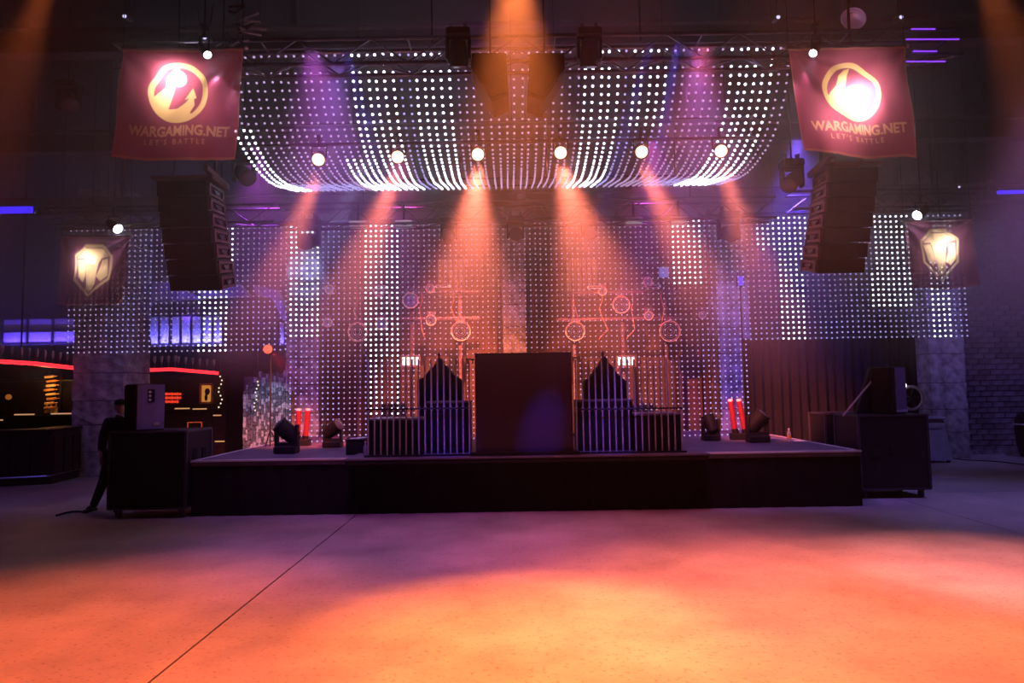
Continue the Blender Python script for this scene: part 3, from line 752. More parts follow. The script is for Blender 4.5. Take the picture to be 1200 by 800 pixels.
# violet light on the right truss chords, painted as thin glowing tubes
vs_ = thing('violet_chord_light', 'violet light painted as glowing lines on the right end of the front truss', 'painted light', at(1090, 60, 7.75))
for u0, u1, v in ((1062, 1124, 46), (1062, 1108, 72), (1068, 1096, 34), (1070, 1098, 60)):
    a = at(u0, v, 7.72); b = at(u1, v, 7.72); obj('chord_glow', MB().cyl(a, b, .009, 6), E_violet, vs_, world=True)
YT2 = 12.1; z2a = Z(630, 262, YT2); z2b = Z(630, 238, YT2)
truss('back truss above the central LED curtain', (X(330, 250, YT2), YT2, (z2a+z2b)/2), (X(905, 250, YT2), YT2, (z2a+z2b)/2), z2b-z2a, hang=3)
truss('right rear truss above the right LED curtain', (X(925, 238, 12.2), 12.2, Z(1000, 236, 12.2)), (X(1150, 238, 12.2), 12.2, Z(1000, 236, 12.2)), .32, hang=2)
truss('left rear truss above the left LED curtain', (X(60, 250, 12.2), 12.2, Z(200, 254, 12.2)), (X(325, 250, 12.2), 12.2, Z(200, 254, 12.2)), .32, hang=2)
# pipe frame carrying the six orange lamps
YL = 8.75; zl = Z(600, 165, YL)
pf = thing('lamp_pipe', 'long pipe frame under the canopy carrying six orange lamps', 'pipe', (0, YL, zl))
xa, xb = X(340, 165, YL), X(885, 165, YL)
obj('pipe', MB().cyl((xa, YL, zl), (xb, YL, zl), .018, 10), M_dalu, pf, world=True)
obj('pipe', MB().cyl((xa, YL, zl+.27), (xb, YL, zl+.27), .012, 10), M_dalu, pf, world=True)
for u in (346, 640, 790, 880): obj('drop_pipe', MB().cyl((X(u, 165, YL), YL, zl+.27), (X(u, 165, YL), YL, zl-(.5 if u in (640, 790) else 0)), .012, 8), M_dalu, pf, world=True)
for u in (420, 600, 780): obj('hanging_wire', MB().cyl((X(u, 165, YL), YL, zl+.27), (X(u, 165, YL), YL, ZH), .005, 5), M_black, pf, world=True)

# ================================================================== LAMPS
def aimM(loc, target):
    q = (Vector(target)-Vector(loc)).to_track_quat('Z', 'Y'); return Matrix.Translation(loc) @ q.to_matrix().to_4x4()
def par_can(loc, target, label, group, lensmat, r=.1, name='par_lamp', drop=.22, rod=False):
    """lamp whose lens sits at loc and looks to target, hung from a yoke"""
    loc = Vector(loc); t = thing(name, label, 'lamp', loc+Vector((0, 0, drop)), group)
    M = aimM(loc, target)
    obj('can', MB().lathe([(r*.55, -.30), (r*.85, -.26), (r*.9, -.12), (r*1.05, -.02), (r*1.08, .02), (r*.96, .02), (r*.94, -.01)], 16, M), M_black, t, world=True, smooth=True)
    obj('lens', MB().lathe([(r*.9, -.012), (r*.9, .0), (r*.6, .012), (r*.1, .016)], 16, M), lensmat, t, world=True, smooth=True)
    c = M @ Vector((0, 0, -.12)); side = Vector((1, 0, 0))
    y = MB().tube([c+side*(r*1.05), c+side*(r*1.15)+Vector((0, 0, .16)), c-side*(r*1.15)+Vector((0, 0, .16)), c-side*(r*1.05)], .01, 6)
    obj('yoke', y, M_black, t, world=True)
    obj('clamp', MB().cyl(c+Vector((0, 0, .16)), c+Vector((0, 0, .27)), .02, 8).box(c+Vector((0, 0, .27)), (.05, .07, .05)), M_black, t, world=True)
    if rod: obj('drop_rod', MB().cyl(c+Vector((0, .0, .27)), Vector((c.x, c.y, ZH)), .009, 6), M_black, t, world=True)
    return t
names6 = ['leftmost of the six', 'second from left of the six', 'third from left of the six', 'third from right of the six', 'second from right of the six', 'rightmost of the six']
aims = [(-5.7, 13.6, 1.5), (-4.4, 14.0, 1.0), (-1.1, 15.0, 2.4), (2.3, 15.0, 2.4), (5.2, 14.0, 1.0), (5.7, 13.6, 1.5)]
for i, (u, v) in enumerate(((373, 187), (466, 184), (560, 181), (657, 179), (752, 178), (845, 177))):
    p = at(u, v, YL-.12)
    # the lens faces down the hall; its beam leaves just below
    par_can(p, (p.x*.6, 2.0, 1.2), 'glowing orange lamp, %s under the canopy' % names6[i], 'six orange lamps under the canopy', E_or, .085)
    tg = aims[i]
    point('lens_glow', p+Vector((0, -.07, -.02)), 7, (1.0, .22, .12), .04)
    spot('par_beam', p+Vector((0, .03, -.125)), tg, (7000, 8500, 14500, 12000, 8000, 7000)[i], (1.0, 0.19, 0.11), (22, 26, 32, 32, 26, 22)[i], .9, .09)
def moving_head(name, label, loc, target, hang=True, s=1.0, group=None, lens=None, cat='stage light'):
    """base, U yoke, round head; hang=True hangs from loc, else stands on loc"""
    loc = Vector(loc); k = -1 if hang else 1; t = thing(name, label, cat, loc, group)
    obj('base', MB().box(loc+Vector((0, 0, k*.06*s)), (.34*s, .26*s, .12*s), bev=.02*s), M_black, t, world=True)
    c = loc+Vector((0, 0, k*.34*s))
    for sx in (-1, 1):
        obj('yoke_arm', MB().box(c+Vector((sx*.155*s, 0, -k*.07*s)), (.045*s, .13*s, .34*s), bev=.012*s), M_black, t, world=True)
    obj('yoke_bridge', MB().box(loc+Vector((0, 0, k*.14*s)), (.34*s, .14*s, .05*s)), M_black, t, world=True)
    M = aimM(c, target)
    obj('head', MB().lathe([(.06*s, -.2*s), (.115*s, -.16*s), (.13*s, 0), (.125*s, .12*s), (.135*s, .17*s), (.115*s, .175*s)], 18, M), M_black, t, world=True, smooth=True)
    obj('lens', MB().lathe([(.11*s, .165*s), (.112*s, .175*s), (.07*s, .19*s), (.01*s, .196*s)], 18, M), lens or M_lens, t, world=True, smooth=True)
    if hang:
        for sx in (-1, 1): obj('clamp', MB().box(loc+Vector((sx*.1*s, 0, .05*s)), (.05*s, .06*s, .1*s)), M_dalu, t, world=True)
    return t
for u, v, lab in ((362, 258, 'dark moving head at the left end of the back truss'), (526, 256, 'moving head in orange haze on the back truss left of the middle pillar'),
                  (604, 254, 'moving head on the back truss above the podium'), (690, 253, 'pale moving head on the back truss right of the middle'), (853, 249, 'large dark moving head at the right end of the back truss')):
    p = at(u, v, YT2-.1); s = 1.0 if u in (362, 853) else .8
    moving_head('moving_head', lab, p, (p.x, p.y-2, p.z-.9), True, s*1.1, 'moving heads under the back truss')
for u, v, lab in ((537, 36, 'dark moving head on the front truss left of the orange beam'), (690, 36, 'dark moving head on the front truss right of the orange beam')):
    p = at(u, v, 7.68); moving_head('moving_head', lab, p, (p.x, p.y+1.0, p.z-3), True, .82, 'moving heads on the front truss')
for u, v, lab, s, tg in ((336, 531, 'black moving head standing at the left front of the stage deck', 1.0, (-1.2, -.5, 1.2)), (390, 524, 'black moving head on the stage left of the riser', .9, (1.5, -.6, 1.0)),
                 (833, 516, 'black moving head on the stage right of the tubes', .85, (-.3, 0.3, 1)), (888, 518, 'black moving head at the right rear of the stage deck', 1.0, (.4, -.2, .5))):
    # stand them on the deck
    d = CR @ Vector(((u-600)/F, (400-v)/F, -1)); Yd = (SH-CAMZ)/d.z*d.y; p = at(u, v, Yd); p.z = SH
    moving_head('floor_moving_head', lab, p, (p.x+tg[0], p.y+tg[1], p.z+.4+tg[2]), False, s*1.08, 'moving heads on the stage floor')
for u, v, lab in ((419, 262, 'dim pale strobe, leftmost on the back truss'), (473, 262, 'pale strobe left of the middle on the back truss'), (743, 259, 'pale strobe right of the middle on the back truss'), (796, 258, 'dim pale strobe near the right end of the back truss')):
    p = at(u, v, YT2-.05); t = thing('strobe_light', lab, 'stage light', p, 'strobes on the back truss')
    obj('housing', MB().box(p+Vector((0, .05, 0)), (.32, .1, .14), bev=.01), M_alu, t, world=True)
    for k in (-1, 0, 1): obj('tube', MB().cyl(p+Vector((-.14, -.005, k*.035)), p+Vector((.14, -.005, k*.035)), .012, 6), emis('strobe_tube', (.8, .62, .75), .7 if u in (473, 743) else .4), t, world=True)
    obj('bracket', MB().box(p+Vector((0, .05, .2)), (.04, .03, .32)), M_black, t, world=True)
# centre cluster speakers above
for sx, lab in ((-1, 'black speaker hung above the stage centre left of the orange beam'), (1, 'black speaker hung above the stage centre right of the orange beam')):
    Yc = 7.25; o_ = lambda u, v: at(u if sx < 0 else 1214-u, v, Yc)
    px = [(553, 62), (593, 62), (596, 112), (577, 119), (552, 80)]
    poly = [o_(u, v) for u, v in px]
    cen = sum(poly, Vector())/5
    t = thing('hanging_speaker', lab, 'speaker', cen)
    obj('cabinet', MB().prism(poly, (0, .45, 0)), M_blackm, t, world=True)
    ins = [cen+(p-cen)*.86+Vector((0, -.02, 0)) for p in poly]
    obj('grille', MB().prism(ins, (0, .02, 0)), M_blackm, t, world=True)
    obj('chain', MB().cyl((cen.x, Yc+.25, poly[0].z), (cen.x, Yc+.25, ZH), .012, 6), M_black, t, world=True)
for lab, u, v in (('small pinpoint lamp above the left big banner', 240, 44), ('small lamp on a clamp at upper left', 146, 19), ('small violet lamp at the upper right truss', 912, 20), ('small lamp above the right big banner corner', 1056, 20), ('tiny lamp right of the right line array', 1124, 219)):
    p = at(u, v, 7.6 if v < 100 else 12.0); t = thing('small_lamp', lab, 'lamp', p)
    obj('can', MB().cyl(p+Vector((0, .0, 0)), p+Vector((.0, .12, .03)), .035, 10), M_dalu, t, world=True)
    obj('lens', MB().cyl(p+Vector((0, -.004, 0)), p, .022, 10), emis('faint_lamp_lens', (.65, .6, 1), 1.4), t, world=True)
    obj('bracket', MB().cyl(p+Vector((0, .08, .02)), p+Vector((.05, .1, .45)), .01, 6), M_dalu, t, world=True)
# reflector lamp upper right and foil-like cluster upper left
p = at(1000, 22, 8.6); t = thing('reflector_lamp', 'pale violet bowl reflector lamp above the right big banner', 'lamp', p)
obj('reflector', MB().lathe([(.03, .14), (.10, .09), (.16, 0), (.155, 0), (.09, .08), (.03, .12)], 18, Matrix.Translation(p) @ Matrix.Rotation(.6, 4, 'Y') @ Matrix.Rotation(-.3, 4, 'X')), mat('pale_reflector', (.6, .5, .75), .3, .4), t, world=True, smooth=True)
obj('stem', MB().cyl(p+Vector((0, .05, .1)), (p.x, p.y+.05, ZH), .01, 6), M_black, t, world=True)
t = thing('cable_bundle', 'crumpled bundle of cables and clamps above the left end of the canopy', 'cables', at(284, 40, 7.6))
for k in range(9):
    c = at(272+random.uniform(0, 26), 14+k*5.0, 7.55); pts = [c+Vector((random.uniform(-.14, .14), random.uniform(-.06, .06), random.uniform(-.06, .06))) for _ in range(4)]
    obj('cable', MB().tube(pts, .012, 6), mat('pale_cable', (.35, .3, .45), .35, .5) if k % 2 else M_cable, t, world=True)
p = at(284, 10, 7.6); obj('hook', MB().cyl(p, (p.x, p.y, ZH), .012, 6), M_black, t, world=True)
for u, v, lab in ((80, 116, 'faint square lamp housing high at left'), (286, 200, 'dark lamp hung between the left line array and the canopy'), (928, 208, 'dark lamp hung between the canopy and the right line array')):
    p = at(u, v, 9.6); t = moving_head('hung_flood', lab, p+Vector((0, 0, .25)), p+Vector((.6 if u < 500 else -.6, -.6, -.6)), True, .9)
    obj('rod', MB().cyl(p+Vector((0, 0, .25)), (p.x, p.y, ZH), .012, 6), M_black, t, world=True)

# ================================================================== BANNERS
def tri_text(txt, bold=0.0):
    c = bpy.data.curves.new('t', 'FONT'); c.body = txt; c.offset = bold; c.resolution_u = 3
    o = bpy.data.objects.new('t', c); COL.objects.link(o); bpy.context.view_layer.update()
    me = bpy.data.meshes.new_from_object(o.evaluated_get(bpy.context.evaluated_depsgraph_get()))
    me.calc_loop_triangles(); V = np.array([v.co[:2] for v in me.vertices]); T = [V[list(t.vertices)] for t in me.loop_triangles]
    bpy.data.objects.remove(o); bpy.data.meshes.remove(me)
    T = np.array(T); mn = T.reshape(-1, 2).min(0); mx = T.reshape(-1, 2).max(0); return (T-mn)/(mx-mn)
def poly_mask(poly, U, V):
    inside = np.zeros(U.shape, bool); n = len(poly)
    for i in range(n):
        x1, y1 = poly[i]; x2, y2 = poly[(i+1) % n]
        if y1 == y2: continue
        c = ((y1 > V) != (y2 > V)) & (U < (x2-x1)*(V-y1)/(y2-y1)+x1); inside ^= c
    return inside
def text_mask(mask, T, u0, v0, u1, v1):
    """raster text triangles into mask (v down)"""
    H, W = mask.shape
    for t in T:
        p = np.stack([(u0+(u1-u0)*t[:, 0])*W, (v1-(v1-v0)*t[:, 1])*H], 1)
        x0, y0 = np.floor(p.min(0)).astype(int); x1, y1 = np.ceil(p.max(0)).astype(int)
        x0 = max(x0, 0); y0 = max(y0, 0); x1 = min(x1, W-1); y1 = min(y1, H-1)
        if x1 < x0 or y1 < y0: continue
        gx, gy = np.meshgrid(np.arange(x0, x1+1)+.5, np.arange(y0, y1+1)+.5)
        def e(a, b): return (b[0]-a[0])*(gy-a[1])-(b[1]-a[1])*(gx-a[0])
        a, b, c = e(p[0], p[1]), e(p[1], p[2]), e(p[2], p[0])
        mask[y0:y1+1, x0:x1+1] |= ((a >= 0) & (b >= 0) & (c >= 0)) | ((a <= 0) & (b <= 0) & (c <= 0))
def banner(label, corners, Y, N, paint, wrinkle, ss=3, sag=(0, 0)):
    """corners TL TR BR BL in photo pixels at distance Y; paint(U,V)->(color rgb grid)"""
    P = [at(u, v, Y) for u, v in corners]; TL, TR, BR, BL_ = P
    t = thing('banner', label, 'banner', (TL+TR)/2)
    W = N; Hn = int(N*.95)
    u = np.linspace(0, 1, W+1); v = np.linspace(0, 1, Hn+1); U, V = np.meshgrid(u, v)
    def lerp(a, b, s): return a[None, None, :]*(1-s[..., None])+b[None, None, :]*s[..., None]
    A = [np.array(p[:]) for p in P]
    top = lerp(A[0], A[1], U); bot = lerp(A[3], A[2], U); G = top*(1-V[..., None])+bot*V[..., None]
    dy, dz = wrinkle(U, V); G[..., 1] += dy; G[..., 2] += dz
    col = paint(U, V, W, Hn)
    n = (W+1)*(Hn+1); idx = np.arange(n).reshape(Hn+1, W+1)
    Q = np.stack([idx[:-1, :-1], idx[1:, :-1], idx[1:, 1:], idx[:-1, 1:]], -1).reshape(-1, 4)
    me = bpy.data.meshes.new('cloth'); me.vertices.add(n); me.vertices.foreach_set('co', (G.reshape(-1, 3)-np.array(t.location[:])).ravel())
    me.loops.add(Q.size); me.loops.foreach_set('vertex_index', Q.ravel()); me.polygons.add(len(Q)); me.polygons.foreach_set('loop_start', np.arange(0, Q.size, 4))
    me.update(calc_edges=True); me.polygons.foreach_set('use_smooth', [True]*len(Q))
    ca = me.color_attributes.new('print', 'FLOAT_COLOR', 'POINT'); c4 = np.ones((n, 4)); c4[:, :3] = col.reshape(-1, 3); ca.data.foreach_set('color', c4.ravel())
    me.materials.append(M_banner); o = bpy.data.objects.new('cloth', me); COL.objects.link(o); o.parent = t
    obj('pole', MB().cyl(TL+Vector((-.04, .01, .015)), TR+Vector((.04, .01, .015)), .014, 8), M_frame, t, world=True)
    for q in (TL, TR):
        obj('cord', MB().cyl(q+Vector((0, .01, .02)), (q.x, q.y+.02, ZH), .005, 5), M_black, t, world=True)
        obj('end_cap', MB().ball(q+Vector((-.04 if q is TL else .04, .01, .015)), .022, 8, 5), M_alu, t, world=True)
    return t
CLOTH = np.array([.30, .008, .032]); YEL = np.array([.88, .62, .16]); TXT = np.array([.70, .34, .12]); HEM = np.array([.55, .18, .05])
MASS = [(300, 385), (335, 345), (372, 305), (385, 255), (430, 215), (470, 205), (440, 255), (425, 300), (408, 350), (400, 385), (390, 432), (440, 428), (490, 398), (514, 374), (483, 376), (537, 315), (562, 378), (545, 380), (550, 420), (525, 460), (530, 470), (500, 495), (455, 512), (400, 505), (350, 478), (312, 432)]
def down(m, W, H, ss):
    return m.reshape(H, ss, W, ss).mean((1, 3))
def paint_big(U, V, W, H):
    ss = 3; w2, h2 = (W+1)*ss, (H+1)*ss; gu, gv = np.meshgrid((np.arange(w2)+.5)/w2, (np.arange(h2)+.5)/h2)
    # photo-crop coordinates of the first banner
    x = gu*706+120-gv*38-gu*gv*0+0*gv; y = 80+gv*660
    cx_, cy_ = 458, 345; r = np.hypot((x-cx_), (y-cy_))/175
    logo = ((r < 1) & (r > .82)) | (poly_mask(MASS, x, y) & (r < 1)) | ((r < 1) & (y > 440+20*np.sin((x-300)/80)) & (x < 520) & (x > 330))
    txt = np.zeros((h2, w2), bool)
    text_mask(txt, T_A, .115, .69, .925, .785); text_mask(txt, T_B, .255, .808, .74, .858)
    L_ = down(logo.astype(float), W+1, H+1, ss)[..., None]; Tt = down(txt.astype(float), W+1, H+1, ss)[..., None]
    c = CLOTH*(1-L_)+YEL*L_; c = c*(1-Tt)+TXT*Tt
    hem = ((U < .012) | (U > .988) | (V > .975) | (V < .02))[..., None]*.7
    return c*(1-hem)+HEM*hem
T_A = tri_text('WARGAMING.NET', .032); T_B = tri_text("L E T ' S   B A T T L E", .012)
OUT = [(300, 230), (450, 228), (540, 325), (510, 520), (335, 675), (195, 520), (212, 320)]
TSH = [(235, 345), (300, 262), (440, 262), (505, 330), (430, 345), (410, 380), (402, 480), (395, 560), (375, 600), (335, 635), (315, 600), (318, 540), (308, 440), (300, 370), (290, 345)]
W1 = [(235, 358), (290, 358), (303, 430), (305, 500), (280, 545), (240, 495)]; W2 = [(440, 355), (495, 350), (492, 490), (440, 540), (402, 500), (425, 440)]
def paint_small(U, V, W, H):
    ss = 3; w2, h2 = (W+1)*ss, (H+1)*ss; gu, gv = np.meshgrid((np.arange(w2)+.5)/w2, (np.arange(h2)+.5)/h2)
    x = 85+gu*585-gv*12; y = 158+gv*580
    c0 = np.array([355, 430.]); inner = [tuple(c0+(np.array(p)-c0)*.88) for p in OUT]
    o_ = poly_mask(OUT, x, y) & ~poly_mask(inner, x, y); em = poly_mask(TSH, x, y) | poly_mask(W1, x, y) | poly_mask(W2, x, y)
    L_ = down((o_ | em).astype(float), W+1, H+1, ss)[..., None]
    c = np.array([.17, .02, .05])*(1-L_)+np.array([.80, .66, .24])*L_
    hem = ((U < .014) | (U > .986) | (V > .97) | (V < .025))[..., None]*.6
    return c*(1-hem)+np.array([.35, .16, .1])*hem
def wr_fan(side, amp, seed):
    rs_ = np.random.RandomState(seed)
    ph = rs_.rand(8)*6
    def f(U, V):
        a1 = np.arctan2(V+.02, U+.03); a2 = np.arctan2(V+.02, 1.03-U); r1 = np.hypot(U, V); r2 = np.hypot(1-U, V)
        e1 = np.clip(r1*2.2, 0, 1)*np.exp(-r1*1.3); e2 = np.clip(r2*2.2, 0, 1)*np.exp(-r2*1.3)
        d = amp*(np.sin(a1*11+ph[0])*e1*1.3+np.sin(a2*10+ph[1])*e2*1.3)
        d += amp*.8*np.sin((U*5+V*1.6*side)*2.3+ph[2])*V
        d += amp*.35*np.sin((U*13-V*4*side)+ph[3])*(.4+V)+amp*.15*np.sin(U*31+V*9+ph[4])
        dz = -.03*V*np.sin(U*PI)*1.0-.012*V*np.sin(U*9+ph[5])
        return -d-.05*V*V, dz
    return f
YBN = 7.5; YBS = 11.2
banner('big maroon banner with yellow ring logo hanging at upper left', [(144, 57), (284, 57), (278, 188), (133, 186)], YBN, 250, paint_big, wr_fan(-1, .030, 3))
banner('big maroon banner with yellow ring logo hanging at upper right', [(924, 57), (1060, 55), (1071, 187), (941, 178)], YBN, 250, paint_big, wr_fan(1, .032, 5))
banner('small dark banner with pointed shield emblem hanging at far left', [(72, 277), (152, 277), (146, 355), (70, 357)], YBS, 150, paint_small, wr_fan(-1, .026, 8))
banner('small dark banner with pointed shield emblem hanging at far right', [(1059, 260), (1138, 257), (1147, 335), (1068, 338)], YBS, 150, paint_small, wr_fan(1, .026, 11))
# lamps behind the banners shining through the cloth
for u, v, Y, P_, r, lab in ((209, 92, YBN+.42, 230, .10, 'white lamp glaring through the upper left big banner'), (1000, 113, YBN+.42, 420, .14, 'white lamp glaring through the upper right big banner'),
                      (107, 305, YBS+.4, 95, .06, 'white lamp glaring through the far left small banner'), (1103, 288, YBS+.4, 120, .085, 'white lamp glaring through the far right small banner')):
    p = at(u, v, Y); par_can(p, (0, 0, CAMZ), lab, 'lamps behind the banners', E_back, r, rod=True)
    spot('banner_beam', p+((Vector((0, 0, CAMZ))-p).normalized()*.05), (p.x*.3, 0, CAMZ-1.0), P_, (1.0, .8, .9), 82, 1, .1)
for u, v, Y, lab in ((243, 64, YBN-.1, 'white pin lamp at the top edge of the left big banner'), (953, 62, YBN-.1, 'white pin lamp at the top edge of the right big banner'),
                     (138, 268, YBS+.1, 'oval white lamp above the far left small banner'), (1075, 252, YBS+.1, 'oval white lamp above the far right small banner')):
    p = at(u, v, Y); big = Y > 9
    par_can(p, (p.x*.7, p.y-1, p.z-1.3), lab, None, E_sp, .085 if big else .045, 'pin_lamp', rod=True)
    if not big: spot('pin_beam', p+Vector((0, -.06, -.04)), (p.x+(.22 if u < 500 else -.25), p.y+.12, p.z-.75), 45, (.75, .6, 1), 50, .8, .02)
    else: spot('pin_beam', p+Vector((0, -.05, -.03)), (p.x*.95, p.y-.25, p.z-1.2), 14, (.6, .45, 1), 90, .9, .02)

# ================================================================== LINE ARRAYS
def line_array(sgn, corners, label):
    """stack of curved array cabinets, front to the hall; side frames seen on the inner side"""
    YA = 9.0; (tl, tr, bl2, br2) = corners
    pt, pb_ = at(*tl, YA), at(*bl2, YA); qt, qb = at(*tr, YA), at(*br2, YA)
    t = thing('line_array', label, 'speaker', (pt+qt)/2, 'line array speakers hung on both sides')
    n = 7; w_ = (qt.x-pt.x)
    # chain of cabinets, lower ones tilt downwards
    zt_, zb_ = pt.z, pb_.z; H = zt_-zb_; hs = H/n; y = YA; z = zt_; xc = (pt.x+qt.x)/2; xb = (pb_.x+qb.x)/2; dep = .52
    for i in range(n):
        a = math.radians(1+i*2.0); R = Matrix.Rotation(a, 3, 'X'); f = (i+.5)/n
        c = Vector((xc+(xb-xc)*f, y+dep/2+.5*hs*math.sin(a), z-hs/2))
        cab = obj('cabinet', MB().prism([R @ Vector((-w_/2, -dep/2, -hs/2+.003)), R @ Vector((w_/2, -dep/2, -hs/2+.003)), R @ Vector((w_/2*.96, dep/2, -hs/2+.03)), R @ Vector((-w_/2*.96, dep/2, -hs/2+.03))], R @ Vector((0, 0, hs-.006))).mesh('cabinet'), None, t)
        cab.data.materials.append(M_cab); cab.location = c-t.location
        g = obj('grille', MB().box((0, 0, 0), (w_-.02, .02, hs-.012), R).mesh('grille'), M_grille, cab); g.location = R @ Vector((0, -dep/2-.008, 0))
        # side frame toward the stage centre
        sx = sgn*(w_/2+.012); fr_ = MB()
        for yy in (-dep/2+.04, dep/2-.06): fr_.box(R @ Vector((sx, yy, 0)), (.03, .045, hs-.03), R)
        for zz in (-hs/2+.04, hs/2-.04): fr_.box(R @ Vector((sx, 0, zz)), (.03, dep-.1, .035), R)
        s_ = obj('side_frame', fr_, M_frame, cab)
        h = obj('handle', MB().box(R @ Vector((sx*1.0, 0, 0)), (.02, .16, .05), R).cyl(R @ Vector((sx, -.07, -.02)), R @ Vector((sx+sgn*.03, -.07, -.02)), .02, 8), M_dalu, cab)
        y += hs*math.sin(a); z -= hs
    top = (pt+qt)/2
    obj('fly_bar', MB().box((top.x, YA+.25, top.z+.06), (w_+.16, .5, .05), bev=.01), M_frame, t, world=True)
    obj('fly_arm', MB().box((top.x+sgn*(w_/2+.05), YA+.2, top.z+.1), (.06, .7, .07), Matrix.Rotation(-.1, 3, 'X')), M_frame, t, world=True)
    for sx in (-1, 1): obj('chain', MB().cyl((top.x+sx*w_*.35, YA+.25, top.z+.08), (top.x+sx*.05, YA+.25, ZH), .012, 6), M_dalu, t, world=True)
    obj('arm_post', MB().cyl((top.x+sgn*(w_/2+.02), YA+.25, top.z+.1), (top.x+sgn*(w_/2), YA+.25, top.z+.6), .025, 8), M_frame, t, world=True)
line_array(1, ((183, 212), (242, 212), (196, 334), (249, 333)), 'black line array speaker hung below the left big banner')
line_array(-1, ((974, 196), (1030, 196), (966, 313), (1016, 313)), 'black line array speaker hung below the right big banner')
spot('array_wash', (-2.0, 9.4, 5.6), (-3.75, 9.2, 4.1), 300, (.7, .2, .6), 30, 1, .1)
spot('array_wash', (2.0, 9.4, 5.6), (4.1, 9.2, 4.1), 450, (1.0, .25, .35), 30, 1, .1)

# ================================================================== HARDWARE BEHIND THE CURTAIN
def lighting_rack(u0, u1, side):
    Y = 14.6; xa, xb = X(u0, 370, Y), X(u1, 370, Y); z1 = Z((u0+u1)/2, 342, Y); z2 = Z((u0+u1)/2, 373, Y); xc = (xa+xb)/2
    t = thing('light_rack', 'steel lamp rack behind the central curtain %s of the podium' % side, 'rack', (xc, Y, SH))
    for z in (z1, z2):
        obj('crossbar', MB().box((xc, Y, z), (xb-xa, .07, .05)), M_frame, t, world=True)
        obj('crossbar', MB().box((xc, Y+.3, z), (xb-xa, .04, .03)), M_frame, t, world=True)
    for f in (.14, .52, .86):
        x = xa+(xb-xa)*f; obj('upright', MB().box((x, Y+.15, (SH+z1)/2+.1), (.07, .07, z1-SH+.2)), M_frame, t, world=True)
        obj('foot', MB().box((x, Y+.15, SH+.02), (.4, .5, .04)), M_black, t, world=True)
    for k in range(4):
        x = xa+(xb-xa)*(k+.6)/4.4
        pts = [Vector((x+random.uniform(-.05, .05)*j, Y-.04, z2+(z1-z2)*(1-j/3)-.25*(j > 2))) for j in range(5)]
        obj('hanging_cable', MB().tube(pts, .008, 5), mat('orange_cable', (.5, .25, .12), .5), t, world=True)
    return xa, xb, z1, z2, Y
def ring_lamp(p, r, label, grp, m=M_black):
    t = thing('ring_grille_lamp', label, 'lamp', p, grp)
    M = Matrix.Translation(p) @ Matrix.Rotation(PI/2, 4, 'X')
    obj('drum', MB().lathe([(r*.5, -.26), (r*.9, -.2), (r, -.02), (r, 0), (r*.9, 0), (r*.88, -.03)], 20, M), m, t, world=True, smooth=True)
    g = MB()
    for k in (.25, .45, .65, .85):
        n = 18; pts = [p+Vector((r*k*math.cos(2*PI*i/n), -.01, r*k*math.sin(2*PI*i/n))) for i in range(n+1)]; g.tube(pts, .006, 4)
    obj('ring_grille', g, M_alu, t, world=True)
    obj('rim', MB().tube([p+Vector((r*math.cos(2*PI*i/20), -.005, r*math.sin(2*PI*i/20))) for i in range(21)], .012, 5), mat('orange_light_rim', (.75, .5, .35), .4, .6), t, world=True)  # orange front light on the edge, painted into the rim colour
    if not (X(398, 350, p.y) < p.x < X(562, 350, p.y) or X(650, 350, p.y) < p.x < X(804, 350, p.y)): obj('stand', MB().cyl((p.x, p.y+.15, SH), (p.x, p.y+.15, p.z), .02, 6), M_black, t, world=True)
    obj('mount', MB().box(p+Vector((0, .1, r+.04)), (.2, .12, .1), bev=.01), M_frame, t, world=True)
for (u0, u1, side, lamps) in ((396, 562, 'left', [(419, 389, 11, 0), (540, 388, 11, 0), (505, 375, 6, 0), (447, 379, 7, 1), (481, 352, 9, 1), (444, 341, 6, 1), (504, 338, 5, 1), (386, 339, 5, 1), (384, 378, 5, 1)]),
                              (652, 802, 'right', [(674, 388, 11, 0), (785, 388, 12, 0), (728, 357, 10, 0), (759, 330, 5, 1), (760, 370, 5, 1), (823, 369, 4, 1), (706, 341, 5, 0)])):
    xa, xb, z1, z2, Y = lighting_rack(u0, u1, side)
    for i, (u, v, rp, bl_) in enumerate(lamps):
        p = at(u, v, Y-.1); m = mat('blue_lamp_drum', (.08, .09, .45), .4) if bl_ else M_black
        where = 'upper' if v < 360 else 'lower'
        order = sorted([q[0] for q in lamps if (q[1] < 360) == (v < 360)]).index(u)
        word = ['first', 'second', 'third', 'fourth', 'fifth', 'sixth'][order]
        ring_lamp(p, rp/F*Y, '%s round %s lamp from the left on the %s row of the %s lamp rack' % (word, 'blue' if bl_ else 'dark', where, side), 'round lamps on the racks', m)
    for k, f in enumerate((.3, .75)):
        x = xa+(xb-xa)*f; p = Vector((x, Y-.06, z1+.09))
        t = thing('control_box', 'small pale lit box on the top bar of the %s lamp rack, %s one' % (side, ('left', 'right')[k]), 'box', p, 'boxes on the lamp racks')
        obj('case', MB().box(p, (.34, .2, .07), bev=.01), M_alu, t, world=True); obj('front_slot', MB().box(p+Vector((0, -.1, 0)), (.26, .01, .03)), M_blackm, t, world=True)
    # blinder: four bright bars
    ub = 481 if side == 'left' else 734; p = at(ub, 423, 14.4)
    t = thing('bar_blinder', 'pale lit four-bar lamp low behind the tubes on the %s' % side, 'lamp', p)
    obj('case', MB().box(p+Vector((0, .05, 0)), (.42, .08, .26)), M_frame, t, world=True)
    obj('stand', MB().cyl((p.x, p.y+.05, SH), (p.x, p.y+.05, p.z-.13), .02, 8), M_black, t, world=True)
    for k in range(4): obj('lit_bar', MB().box(p+Vector(((k-1.5)*.095, 0, 0)), (.055, .02, .17)), E_warm, t, world=True)
